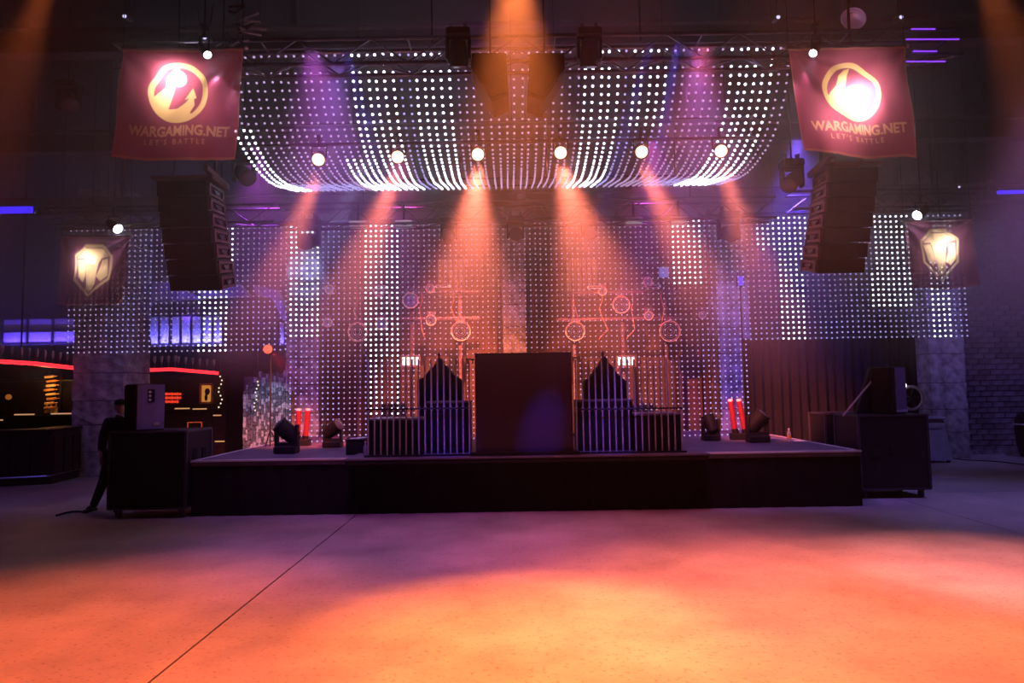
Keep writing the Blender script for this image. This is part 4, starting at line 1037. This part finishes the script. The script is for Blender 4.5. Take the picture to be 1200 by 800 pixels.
# blue square device, right rack top
p = at(778, 319, 14.5); t = thing('blue_screen', 'small square blue lit screen above the right lamp rack', 'screen', p)
obj('case', MB().box(p+Vector((0, .03, 0)), (.24, .04, .26)), M_black, t, world=True); obj('screen_panel', MB().box(p, (.2, .02, .22)), emis('blue_screen_glow', (.18, .2, .75), .7), t, world=True)
obj('arm', MB().cyl(p+Vector((0, .04, -.1)), p+Vector((0, .04, -.42)), .02, 6), M_black, t, world=True)
p = at(868, 329, 14.5); t = thing('blue_screen', 'tiny blue lit screen right of the violet pillar', 'screen', p)
obj('case', MB().box(p+Vector((0, .03, 0)), (.16, .04, .24)), M_black, t, world=True); obj('screen_panel', MB().box(p, (.12, .02, .2)), emis('blue_small_glow', (.08, .06, 1.), 1.0), t, world=True)
obj('stand', MB().cyl((p.x, p.y+.04, SH), (p.x, p.y+.04, p.z-.1), .02, 6), M_black, t, world=True)
# fluted orange wall panels / light coloured shutters behind the racks
for u, lab in ((531, 'fluted pale shutter on the wall left of the middle pillar'), (682, 'fluted pale shutter on the wall right of the middle pillar')):
    p = at(u, 330, 17.3); t = thing('wall_shutter', lab, 'shutter', p)
    for k in range(6): obj('slat', MB().box(p+Vector(((k-2.5)*.13, 0, .1)), (.11, .05, .95)), mat('shutter_paint', (.62, .48, .30), .6), t, world=True)
    obj('sill', MB().box(p+Vector((0, -.03, -.42)), (.9, .1, .06)), M_frame, t, world=True)
for u0, v0, u1, v1, lab in ((380, 318, 430, 420, 'tall dark cupboard behind the left lamp rack'), (546, 312, 582, 420, 'tall dark cupboard left of the middle pillar'), (624, 312, 664, 420, 'tall dark cupboard right of the middle pillar'), (795, 330, 836, 420, 'tall dark cupboard behind the right lamp rack')):
    a = at(u0, v1, 16.9); b = at(u1, v0, 16.9); t = thing('tall_cupboard', lab, 'cupboard', ((a.x+b.x)/2, 16.9, 0))
    mdark = mat('brown_cupboard', (.10, .055, .04), .6, 0, .3, 3)
    obj('body', MB().box(((a.x+b.x)/2, 17.1, b.z/2), (b.x-a.x, .5, b.z), bev=.01), mdark, t, world=True)
    for s in (-1, 1): obj('door', MB().box(((a.x+b.x)/2+s*(b.x-a.x)/4, 16.84, b.z/2), ((b.x-a.x)/2-.03, .025, b.z-.1), bev=.006), mdark, t, world=True)
# black pleated backdrop right
t = thing('black_backdrop', 'black pleated cloth hanging below the right LED curtain', 'curtain', (X(970, 450, 14), 14.0, 0))
x0, x1 = X(873, 450, 14), X(1076, 450, 14); zt_ = Z(970, 396, 14); n = 160; vs = []; fs = []
for i in range(n+1):
    s_ = i/n; yy = 14+.05*math.sin(i*.75)+.03*math.sin(i*.31+1); x = x0+(x1-x0)*s_
    vs += [Vector((x, yy*1.0, SH+.01 if x < SX1+.03 else 0.02)), Vector((x, 14+(yy-14)*.7, zt_))]
for i in range(n): fs.append((2*i, 2*i+2, 2*i+3, 2*i+1))
obj('cloth', MB().add(vs, fs), M_cloth, t, world=True, smooth=True)
obj('rail', MB().cyl((x0, 14, zt_), (x1, 14, zt_), .02, 8), M_black, t, world=True)
for k in range(3):
    xx = x0+(x1-x0)*k/2; obj('post', MB().cyl((xx, 14.06, SH if xx < SX1 else 0), (xx, 14.06, zt_), .02, 8), M_black, t, world=True)

# ================================================================== PA STACKS
def flight_case(name, label, x0, x1, y0, y1, z0, z1, wheels=True, holes=None, cat='case', m=None, trim=True):
    t = thing(name, label, cat, ((x0+x1)/2, (y0+y1)/2, 0)); zb = z0+(.14 if wheels else 0); m = m or M_case
    obj('body', MB().box(((x0+x1)/2, (y0+y1)/2, (zb+z1)/2), (x1-x0, y1-y0, z1-zb), bev=.012), m, t, world=True)
    if trim:
        e = MB()
        for xx in (x0, x1):
            for yy in (y0, y1): e.box((xx, yy, (zb+z1)/2), (.035, .035, z1-zb-.02))
        for zz in (zb+.01, z1-.01):
            for yy in (y0, y1): e.box(((x0+x1)/2, yy, zz), (x1-x0, .03, .03))
            for xx in (x0, x1): e.box((xx, (y0+y1)/2, zz), (.03, y1-y0, .03))
        obj('edge_trim', e, mat('dark_edge_trim', (.06, .055, .075), .4, .5), t, world=True)
    if wheels:
        for xx in (x0+.1, x1-.1):
            for yy in (y0+.1, y1-.1):
                wv = obj('castor', MB().box((xx, yy, zb-.02), (.08, .06, .03)).cyl((xx-.02, yy, zb-.075+z0*0), (xx+.02, yy, zb-.075), .062, 12), mat('castor_blue_grey', (.10, .10, .16), .4), t, world=True)
    return t
sx0, sx1 = X(127, 590, 10.3), X(220, 500, 10.3)-.02; sz1 = Z(195, 505, 10.3)
t = flight_case('subwoofer', 'big black subwoofer on castors left of the stage', sx0, sx1, 10.3, 11.15, 0, sz1, cat='speaker', m=M_cab)
obj('grille', MB().box(((sx0+sx1)/2, 10.285, (sz1+.14)/2), (sx1-sx0-.1, .02, sz1-.26)), M_grille, t, world=True)
for yy in (10.58, 10.88): obj('handle', MB().box((sx1+.006, yy, sz1-.38), (.02, .13, .2), bev=.02), M_blackm, t, world=True)
tx0, tx1 = X(144, 470, 10.4), X(169, 470, 10.4); tz = Z(165, 450, 10.4)
t = thing('loudspeaker', 'upright loudspeaker with violet lit side on top of the left subwoofer', 'speaker', ((tx0+tx1)/2+.15, 10.4, sz1))
R = Matrix.Rotation(math.radians(-42), 3, 'Z'); cw_ = .46; cc = Vector((X(170, 470, 10.72), 10.72, (sz1+tz)/2+.005))
obj('body', MB().box(cc, (cw_, .42, tz-sz1), R, bev=.015), M_cab, t, world=True)
obj('side_panel', MB().box(cc+R @ Vector((cw_/2+.004, 0, 0)), (.012, .40, tz-sz1-.02), R, bev=.004), M_panelp, t, world=True, label='side panel with violet light painted in')
obj('socket_plate', MB().box(cc+R @ Vector((cw_/2+.014, 0, .17)), (.012, .10, .20), R), M_blackm, t, world=True)
for k in range(3): obj('socket', MB().cyl(cc+R @ Vector((cw_/2+.018, -.02, .11+.06*k)), cc+R @ Vector((cw_/2+.026, -.02, .11+.06*k)), .02, 10), M_alu, t, world=True)
obj('grille', MB().box(cc+R @ Vector((0, -.215, 0)), (cw_-.04, .02, tz-sz1-.04), R), M_grille, t, world=True)
obj('handle', MB().box(cc+R @ Vector((cw_/2+.014, .08, -.26)), (.015, .1, .04), R), M_alu, t, world=True)
# person-side tall case behind
rx0_, rx1_ = X(1009, 560, 11.05), X(1090, 560, 11.05); rz1 = Z(1045, 486, 11.05)
t = flight_case('flight_case', 'big dark flight case on castors right of the stage', rx0_, rx1_, 11.05, 11.85, 0, rz1)
obj('latch', MB().box(((rx0_+rx1_)/2, 11.03, rz1*.6), (.12, .02, .12)), M_black, t, world=True)
obj('handle', MB().box((rx0_+.25, 11.03, rz1*.55), (.16, .02, .1)), M_black, t, world=True)
lx0, lx1 = X(966, 500, 12.3), X(1012, 500, 12.3)
flight_case('flight_case', 'dark flight case between the stage end and the big right case', lx0+.02, lx1, 12.3, 12.95, 0, Z(985, 484, 12.3))
# speaker on right case
R = Matrix.Rotation(math.radians(24), 3, 'Z'); tz2 = Z(1040, 430, 11.4); cc = Vector((X(1041, 460, 11.45), 11.45, (rz1+tz2)/2+.004))
t = thing('loudspeaker', 'upright loudspeaker with violet lit side on the big right case', 'speaker', (cc.x, cc.y, rz1))
obj('body', MB().box(cc, (.32, .4, tz2-rz1), R, bev=.015), M_cab, t, world=True)
obj('side_panel', MB().box(cc+R @ Vector((.03, -.206, 0)), (.25, .012, tz2-rz1-.04), R, bev=.004), M_panelp, t, world=True, label='panel with violet light painted in')
obj('foot_strip', MB().box(cc+R @ Vector((.03, -.214, -(tz2-rz1)/2+.05)), (.25, .012, .04), R), M_edge, t, world=True)
obj('grille', MB().box(cc+R @ Vector((-.168, 0, 0)), (.02, .34, tz2-rz1-.04), R), M_grille, t, world=True)
a = at(1022, 430, 11.6); c2 = Vector((X(1015, 460, 11.7), 11.7, rz1)); 
t = thing('monitor_box', 'dark box beside the right loudspeaker on the big case', 'box', c2)
obj('body', MB().prism([Vector((X(1004, 484, 11.6), 11.6, rz1+.005)), Vector((X(1030, 484, 11.6), 11.6, rz1+.005)), Vector((X(1029, 430, 11.6), 11.6, tz2)), Vector((X(1020, 430, 11.6), 11.6, tz2))], (0, .1, 0)), M_cab, t, world=True)
obj('top_rim', MB().box((X(1024, 431, 11.6), 11.64, tz2), (.14, .1, .02)), M_black, t, world=True)
ts = obj('wooden_stick', MB().cyl(at(988, 487, 11.25), at(1021, 447, 11.55), .016, 8), mat('pale_stick', (.35, .25, .22), .5)); tag(ts, 'pale slanting stick leaning on the dark box at right', 'stick')
# wheelie bin
bp = floorpt(1103, 534); Yb = 15.7
t = thing('waste_bin', 'grey plastic bin beside the big right flight case', 'bin', (X(1100, 530, Yb), Yb, 0))
vt_ = Z(1095, 489, Yb); xl0, xl1 = X(1088, 530, Yb), X(1117, 530, Yb); xu0, xu1 = X(1084, 490, Yb), X(1107, 490, Yb)
bot = [Vector((xl0, Yb, .06)), Vector((xl1, Yb, .06)), Vector((xl1, Yb+.6, .06)), Vector((xl0, Yb+.6, .06))]; topv = [Vector((xu0, Yb+.06, vt_-.05)), Vector((xu1, Yb+.06, vt_-.05)), Vector((xu1, Yb+.55, vt_-.05)), Vector((xu0, Yb+.55, vt_-.05))]
obj('body', MB().add(bot+topv, [(0, 1, 2, 3), (4, 7, 6, 5)]+[(i, (i+1) % 4, 4+(i+1) % 4, 4+i) for i in range(4)]), M_bin, t, world=True)
obj('lid', MB().box(((xu0+xu1)/2, Yb+.3, vt_-.02), (xu1-xu0+.06, .58, .05), bev=.015), M_bin, t, world=True)
for x in (xl0+.06, xl1-.06): obj('wheel', MB().cyl((x-.03, Yb+.5, .08), (x+.03, Yb+.5, .08), .08, 14), M_black, t, world=True)
for x in (xl0+.06, xl1-.06): obj('foot', MB().box((x, Yb+.1, .03), (.06, .06, .06)), M_black, t, world=True)
obj('handle', MB().tube([Vector((xu0+.05, Yb, vt_-.12)), Vector((xu0+.05, Yb-.04, vt_-.1)), Vector((xu1-.05, Yb-.04, vt_-.1)), Vector((xu1-.05, Yb, vt_-.12))], .012), M_black, t, world=True)
# round fan lamp behind bin
p = at(1068, 466, 13.3); t = thing('floor_fan', 'round grey-rimmed fan standing behind the right loudspeaker', 'fan', (p.x, p.y, 0))
rf = .22
obj('rim', MB().tube([p+Vector((rf*math.cos(2*PI*i/22), 0, rf*math.sin(2*PI*i/22))) for i in range(23)], .03, 6), mat('grey_fan_rim', (.4, .38, .46), .4), t, world=True, smooth=True)
M = Matrix.Translation(p) @ Matrix.Rotation(PI/2, 4, 'X'); obj('drum', MB().lathe([(.2, -.25), (.22, -.2), (.22, -.01), (.2, -.01)], 18, M), M_black, t, world=True, smooth=True)
for k in range(5):
    a_ = 2*PI*k/5; obj('blade', MB().prism([p+Vector((0, -.0, 0)), p+Vector((.19*math.cos(a_), 0, .19*math.sin(a_))), p+Vector((.19*math.cos(a_+.6), .03, .19*math.sin(a_+.6)))], (0, .01, 0)), M_dalu, t, world=True)
obj('stand', MB().cyl((p.x, p.y+.1, 0), (p.x, p.y+.1, p.z-.2), .025, 8).box((p.x, p.y+.1, .02), (.45, .4, .04)), M_black, t, world=True)
p = at(1060.5, 454, 13.2); t = thing('small_lamp', 'tiny bright white lamp behind the right loudspeaker', 'lamp', p)
obj('bulb', MB().lathe([(.01, 0), (.03, .02), (.028, .06), (.01, .1)], 10, Matrix.Translation(p)), emis('bright_small_bulb', (1, .95, .9), 3.0), t, world=True); obj('stand', MB().cyl((p.x, p.y, 0), (p.x, p.y, p.z), .012, 6), M_black, t, world=True)
# black wheeled case at right edge
p = floorpt(1212, 536); t = thing('covered_case', 'black covered case at the far right edge by the brick wall', 'case', (p.x, p.y, 0))
obj('body', MB().lathe([(.30, .12), (.33, .3), (.36, .7), (.34, .95), (.18, 1.1), (.05, 1.13)], 16, Matrix.Translation((p.x, p.y, 0))), M_black, t, world=True, smooth=True)
obj('rim', MB().tube([Vector((p.x+.37*math.cos(2*PI*i/16), p.y+.37*math.sin(2*PI*i/16), .8)) for i in range(17)], .02, 5), M_edge, t, world=True)
for k in range(4):
    a_ = PI/4+PI/2*k; obj('castor', MB().cyl((p.x+.22*math.cos(a_)-.02, p.y+.22*math.sin(a_), .07), (p.x+.22*math.cos(a_)+.02, p.y+.22*math.sin(a_), .07), .065, 10), M_black, t, world=True)
# bottle and paper on stage
def deckpt(u, v):
    d = CR @ Vector(((u-600)/F, (400-v)/F, -1)); return at(u, v, (SH-CAMZ)/d.z*d.y)
p = deckpt(925, 517); p.z = SH
t = thing('water_bottle', 'small clear water bottle standing at the right of the stage', 'bottle', p)
obj('body', MB().lathe([(.032, 0), (.036, .01), (.036, .13), (.03, .16), (.014, .2), (.014, .21)], 12, Matrix.Translation(p)), M_clear, t, world=True, smooth=True)
obj('label_band', MB().lathe([(.0365, .05), (.0367, .05), (.0367, .11), (.0365, .11)], 12, Matrix.Translation(p)), M_gold, t, world=True); obj('cap', MB().cyl(p+Vector((0, 0, .21)), p+Vector((0, 0, .23)), .015, 10), M_white, t, world=True)
p = deckpt(938, 517); p.z = SH; o = obj('paper_sheet', MB().box(p+Vector((0, .1, .004)), (.18, .26, .004)), M_white); tag(o, 'white paper sheet lying beside the water bottle on the stage', 'paper')
# things left of the riser: case with papers, small bottle
a = deckpt(404, 529); x0, x1 = X(405, 520, 11.0), X(426, 520, 11.0)
t = thing('equipment_box', 'low black box with papers on top left of the tubes', 'box', ((x0+x1)/2, 11.3, SH)); zt_ = Z(415, 516, 11.0)
obj('body', MB().box(((x0+x1)/2, 11.25, (SH+zt_)/2), (x1-x0, .5, zt_-SH), bev=.01), M_black, t, world=True)
obj('lid', MB().box(((x0+x1)/2, 11.25, zt_+.008), (x1-x0+.02, .52, .016)), M_black, t, world=True)
for i, (dx, dy, r_) in enumerate(((-.04, -.05, .3), (.05, .05, -.2))):
    o = obj('paper_sheet', MB().box(((x0+x1)/2+dx, 11.25+dy, zt_+.022+i*.004), (.16, .24, .003), Matrix.Rotation(r_, 3, 'Z')), M_white)
    tag(o, 'white paper on the low black box, %s sheet' % ('lower left', 'upper right')[i], 'paper', 'papers on the low black box')
p = Vector((X(428, 520, 10.6), 10.62, RZ))
t = thing('water_bottle', 'small pale bottle at the left end of the tubes', 'bottle', p); obj('body', MB().lathe([(.03, 0), (.034, .01), (.034, .12), (.012, .17), (.012, .19)], 12, Matrix.Translation(p)), M_clear, t, world=True, smooth=True); obj('cap', MB().cyl(p+Vector((0, 0, .19)), p+Vector((0, 0, .21)), .014, 10), M_white, t, world=True)
x0 = X(427, 505, 10.9)
# red confetti tubes
for ut, ub, lab in ((350, 349, 'red upright tube with pale tip at left of the stage, left one'), (361, 357, 'red upright tube with pale tip at left of the stage, right one'), (856, 863, 'red leaning tube with pale tip at right of the stage, left one'), (866, 875, 'red leaning tube with pale tip at right of the stage, right one')):
    L_ = ut < 500; b = deckpt(ub, 522 if L_ else 515); b.z = SH; Yd = b.y; tp_ = at(ut, 481 if L_ else 470, Yd)
    b2_ = b+(tp_-b)*.28
    t = thing('confetti_tube', lab, 'tube', b, 'red tubes on the stage')
    obj('tube', MB().cyl(b2_, tp_, .052, 12), M_red, t, world=True, smooth=True); obj('tip', MB().cyl(tp_, tp_+(tp_-b)*.06, .045, 12), M_white, t, world=True)
    obj('launcher_base', MB().box(b+Vector((0, 0, .06)), (.2, .2, .12), bev=.01).cyl(b+Vector((0, 0, .1)), b2_, .06, 10), M_black, t, world=True)
# red spot on stand
p = at(314, 409, 13.0); t = thing('red_spot_lamp', 'small red glowing spotlight on a thin pole left of the stage', 'lamp', (p.x, p.y, SH))
M = aimM(p, p+Vector((.15, -1, -.1))); obj('can', MB().lathe([(.05, -.2), (.08, -.15), (.09, 0), (.085, .01)], 14, M), M_black, t, world=True, smooth=True); obj('lens', MB().lathe([(.085, .0), (.085, .01), (.02, .02)], 14, M), E_redl, t, world=True)
obj('pole', MB().cyl((p.x+.02, p.y+.1, SH), (p.x+.02, p.y+.1, p.z+.2), .015, 8), M_black, t, world=True)
for k in range(3):
    a_ = 2*PI*k/3+.4; obj('leg', MB().cyl((p.x+.02, p.y+.1, SH+.3), (p.x+.02+.15*math.cos(a_), p.y+.1+.2*math.sin(a_), SH+.01), .012, 6), M_black, t, world=True)
spot('red_beam', p+Vector((.05, .02, -.03)), p+Vector((.75, .1, -.9)), 4500, (1, .03, .03), 42, .8, .04)
# cables
def cable(name, label, pts, r=.012):
    mb = MB().tube(pts, r, 6); o = obj(name, mb, M_cable); tag(o, label, 'cable'); return o
cpts = [floorpt(66+k*9, 605-5*math.sin(k*.6)+(-1.2*k if k > 4 else 0)) for k in range(5)]
for q in cpts: q.z = .015
cable('floor_cable', 'black cable lying on the floor at the feet of the standing person', cpts, .015)
cpts = [floorpt(1112+k*12, 537+k*1.0+.6*math.sin(k)) for k in range(10)]
for q in cpts: q.z = .012
cable('floor_cable', 'black cable on the floor at right leading toward the edge', cpts)
cpts = [at(300+12*k, 262-12*math.sin(PI*k/12)*0+26*(k/12-.5)**2*0+6*math.sin(PI*k/12), 12.3) for k in range(13)]

# ================================================================== PERSON
def skin_obj(name, joints, edges, m, parent, lev=2, root=0):
    me = bpy.data.meshes.new(name); me.from_pydata([j[0] for j in joints], edges, []); o = bpy.data.objects.new(name, me); COL.objects.link(o)
    md = o.modifiers.new('skin', 'SKIN'); md.use_smooth_shade = True
    sv = me.skin_vertices[0].data
    for i, j in enumerate(joints):
        r = j[1]; sv[i].radius = (r, r) if not isinstance(r, tuple) else r; sv[i].use_root = (i == root)
    ms = o.modifiers.new('sub', 'SUBSURF'); ms.levels = lev; ms.render_levels = lev
    bpy.context.view_layer.update(); nm = bpy.data.meshes.new_from_object(o.evaluated_get(bpy.context.evaluated_depsgraph_get())); bpy.data.objects.remove(o)
    nm.materials.clear(); nm.materials.append(m); nm.polygons.foreach_set('use_smooth', [True]*len(nm.polygons))
    q = bpy.data.objects.new(name, nm); COL.objects.link(q); q.parent = parent; return q
pp = floorpt(124, 601); pp.y += 0.25
pe = thing('person', 'person in dark cap, jacket and trousers standing left of the subwoofer, one leg stretched out', 'person', (pp.x, pp.y, 0))
# body: faces the camera, head turned to the right; x right, y back
J = [((.02, 0, .94), .135), ((.03, 0, 1.06), .125), ((.03, 0, 1.22), .145), ((.03, .01, 1.38), .15), ((.035, 0, 1.46), .07), ((.045, -.01, 1.53), .055),   # 0-5 pelvis..neck
     ((-.14, 0, 1.40), .075), ((-.23, .02, 1.16), .055), ((-.17, -.12, .94), .042), ((-.15, -.15, .88), .03),          # left-side (image) arm 6-9
     ((.20, 0, 1.40), .075), ((.30, .02, 1.14), .055), ((.27, -.14, .93), .042), ((.26, -.17, .87), .03),            # 10-13
     ((-.08, 0, .88), .10), ((-.17, -.03, .48), .065), ((-.33, -.02, .10), .045), ((-.35, -.03, .07), .042),             # leg stretched 14-17
     ((.11, 0, .88), .10), ((.13, -.03, .48), .068), ((.12, .0, .10), .045), ((.12, -.01, .07), .042)]              # 18-21
E = [(0, 1), (1, 2), (2, 3), (3, 4), (4, 5), (3, 6), (6, 7), (7, 8), (8, 9), (3, 10), (10, 11), (11, 12), (12, 13), (0, 14), (14, 15), (15, 16), (16, 17), (0, 18), (18, 19), (19, 20), (20, 21)]
skin_obj('body', J, E, M_skin, pe)
Jj = [(p_, (r_+.014 if not isinstance(r_, tuple) else r_)) for p_, r_ in J]
def sub(idx, grow, m, name, extra=None):
    mp = {k: i for i, k in enumerate(idx)}; jj = [(J[k][0], J[k][1]+grow) for k in idx]; ee = [(mp[a], mp[b]) for a, b in E if a in mp and b in mp]
    skin_obj(name, jj, ee, m, pe)
sub([0, 1, 2, 3, 4, 6, 7, 8, 10, 11, 12], .022, M_jacket, 'jacket')
sub([0, 14, 15, 16, 17, 18, 19, 20, 21], .018, M_trouser, 'trousers')
# head with face, ears, hair and cap
hc = Vector((.055, -.02, 1.645)); Rh = Matrix.Rotation(math.radians(28), 3, 'Z')
bm = bmesh.new(); bmesh.ops.create_uvsphere(bm, u_segments=24, v_segments=18, radius=1)
for v in bm.verts:
    q = v.co; x, y, z = q.x*.076, q.y*.095, q.z*.118
    if z < 0: x *= 1+z*2.2; y = y*(1+z*1.0)-.012*(-z/.118)
    if y < 0:
        f = math.exp(-((x/.013)**2)-((z+.018)/.022)**2); y -= .024*f                                  # nose
        for sx in (-1, 1): y += .012*math.exp(-(((x-sx*.028)/.014)**2)-((z-.006)/.012)**2)          # eye sockets
        y -= .006*math.exp(-((x/.024)**2)-((z+.056)/.009)**2)                                        # lips
    v.co = hc+Rh @ Vector((x, y, z))
me = bpy.data.meshes.new('head'); bm.to_mesh(me); bm.free(); me.materials.append(M_skin); me.polygons.foreach_set('use_smooth', [True]*len(me.polygons)); obj('head', me, None, pe)
for s in (-1, 1):
    obj('eye', MB().ball(hc+Rh @ Vector((s*.028, -.078, .006)), .011, 10, 8), mat('eye_white', (.5, .45, .42), .3), pe, smooth=True)
    obj('ear', MB().ball(hc+Rh @ Vector((s*.076, .005, -.01)), .03, 10, 8, (.35, .6, 1)), M_skin, pe, smooth=True)
obj('mouth', MB().ball(hc+Rh @ Vector((0, -.086, -.056)), .018, 10, 6, (1.2, .35, .3)), mat('lips', (.40, .14, .12), .5), pe, smooth=True)
obj('hair', MB().ball(hc+Rh @ Vector((0, .03, .01)), .09, 14, 10, (.92, .92, 1.05)), mat('dark_hair', (.03, .02, .015), .7), pe, smooth=True)
obj('cap', MB().ball(hc+Rh @ Vector((0, .004, .07)), .092, 16, 10, (.96, 1.14, .72)).prism([hc+Rh @ Vector((x, y, .062)) for x, y in ((-.065, -.07), (-.055, -.14), (-.02, -.165), (.02, -.165), (.055, -.14), (.065, -.07))], (0, 0, .012)), M_cap, pe, smooth=True)
# hands with five fingers
for s, wp in ((-1, Vector((-.15, -.15, .88))), (1, Vector((.26, -.17, .87)))):
    js = [(wp+Vector((0, 0, .02)), .026), (wp+Vector((0, -.01, -.03)), .030), (wp+Vector((0, -.015, -.07)), .030)]; ee = [(0, 1), (1, 2)]
    for k, (dy, ln) in enumerate(((-.030, .062), (-.010, .070), (.010, .066), (.028, .052))):
        b_ = wp+Vector((0, -.015+dy, -.075)); n0 = len(js); js += [(b_, .0095), (b_+Vector((-s*.008, 0, -ln*.55)), .009), (b_+Vector((-s*.026, 0, -ln)), .008)]; ee += [(2, n0), (n0, n0+1), (n0+1, n0+2)]
    n0 = len(js); js += [(wp+Vector((-s*.012, -.04, -.04)), .011), (wp+Vector((-s*.024, -.058, -.075)), .009)]; ee += [(1, n0), (n0, n0+1)]
    skin_obj('hand', js, ee, M_skin, pe, 1)
for x, y in ((-.35, -.03), (.12, -.01)):
    obj('shoe', MB().prism([Vector((x-.045, y+.07, .0)), Vector((x-.045, y-.10, .0)), Vector((x-.03, y-.19, .0)), Vector((x+.03, y-.19, .0)), Vector((x+.045, y-.10, .0)), Vector((x+.045, y+.07, .0))], (0, 0, .045)).ball((x, y-.04, .05), .05, 12, 8, (.95, 2.0, .95)), M_shoe, pe, smooth=True)

# ================================================================== MORE LIGHT FROM THE STAGE RIG
# blue wash on podium and tubes from unseen spots added high by the front truss
spot('blue_wash', (1.6, 7.3, 5.7), (.42, 10.4, 1.15), 2600, (.12, .07, 1.0), 9, 1, .05)
spot('blue_wash', (1.9, 7.3, 5.7), (1.5, 10.5, 1.2), 2400, (.12, .07, 1.0), 13, 1, .05)
spot('blue_wash', (-1.8, 7.3, 5.7), (-1.0, 10.5, 1.1), 2200, (.12, .06, 1.0), 12, 1, .05)
spot('violet_wash', (-1.5, 8.6, 5.8), (-5.2, 10.6, 1.5), 700, (.3, .15, 1), 18, 1, .1)
spot('violet_wash', (-2.2, 8.6, 6.3), (-3.6, 11.8, .8), 1100, VI, 46, 1, .1)
spot('violet_wash', (2.4, 8.6, 6.3), (4.0, 11.8, .8), 1100, VI, 46, 1, .1)
spot('pale_blue_wash', (-2.6, 12.2, 6.0), at(358, 330, 16.4), 2600, (.45, .45, 1.0), 16, 1, .08)
spot('violet_wash', (2.8, 12.2, 6.0), at(857, 360, 16.4), 1600, (.45, .22, 1.0), 18, 1, .08)
spot('violet_wash', (5.6, 12.6, 6.2), at(1099, 400, 16.2), 750, (.35, .22, 1.0), 26, 1, .1)
spot('violet_wash', (-6.0, 12.6, 6.2), at(133, 450, 16.2), 300, (.30, .20, 1.0), 26, 1, .1)
spot('violet_wash', (.2, 12.3, 6.0), at(604, 360, 16.8), 900, (.9, .25, .6), 16, 1, .1)
for x, y in ((-1.1, 13.6), (1.7, 13.6)):
    spot('amber_uplight', (x, y, 1.0), (x*1.05, 17.3, 3.6), 520, (1.0, .20, .03), 75, 1, .05)
for x, c_, P_ in ((-4.6, (.6, .08, .85), 1100), (-2.0, (.9, .07, .40), 900), (2.6, (.75, .07, .6), 900), (5.2, (.16, .08, 1.0), 2400)):
    spot('violet_wash', (x, 12.0, 6.3), (x*1.1, 14.8, 1.5), P_, c_, 60, 1, .1)
# wide violet spot behind the truss, aimed up at the ceiling beam
spot('truss_glow', (0, 8.5, 5.6), (0, 9.2, 7.2), 60, (.5, .12, .6), 150, 1, .3)

# ================================================================== HAZE
hz = MB().box(((XL+XR)/2, (YB+YF)/2, ZC/2), (XR-XL+1.2, YB-YF+1.2, ZC+1.2))
m = bpy.data.materials.new('thin_haze'); m.use_nodes = True; nt = m.node_tree
for n in list(nt.nodes):
    if n.type != 'OUTPUT_MATERIAL': nt.nodes.remove(n)
vsn = nt.nodes.new('ShaderNodeVolumeScatter'); vsn.inputs['Anisotropy'].default_value = 0.1
# the haze hangs high and over the stage, thin over the dance floor
tc = nt.nodes.new('ShaderNodeTexCoord'); sp = nt.nodes.new('ShaderNodeSeparateXYZ'); nt.links.new(tc.outputs['Object'], sp.inputs[0])
def ramp(out, a, b, lo, hi):
    r_ = nt.nodes.new('ShaderNodeMapRange'); r_.interpolation_type = 'SMOOTHSTEP'
    for k_, v_ in zip((1, 2, 3, 4), (a, b, lo, hi)): r_.inputs[k_].default_value = v_
    nt.links.new(out, r_.inputs[0]); return r_.outputs[0]
m1 = nt.nodes.new('ShaderNodeMath'); m1.operation = 'MULTIPLY'; m2_ = nt.nodes.new('ShaderNodeMath'); m2_.operation = 'MULTIPLY'
nt.links.new(ramp(sp.outputs['Y'], 5.9, 6.9, .02, 1.0), m1.inputs[0]); nt.links.new(ramp(sp.outputs['Z'], 1.6, 4.2, .03, 1.0), m1.inputs[1])
m2_.inputs[1].default_value = HAZE; nt.links.new(m1.outputs[0], m2_.inputs[0]); nt.links.new(m2_.outputs[0], vsn.inputs['Density'])
nt.links.new(vsn.outputs[0], [n for n in nt.nodes if n.type == 'OUTPUT_MATERIAL'][0].inputs['Volume'])
m.cycles.volume_sampling = 'EQUIANGULAR'
o = obj('haze', hz, m); tag(o, 'thin stage haze filling the whole hall', 'haze', kind='stuff')
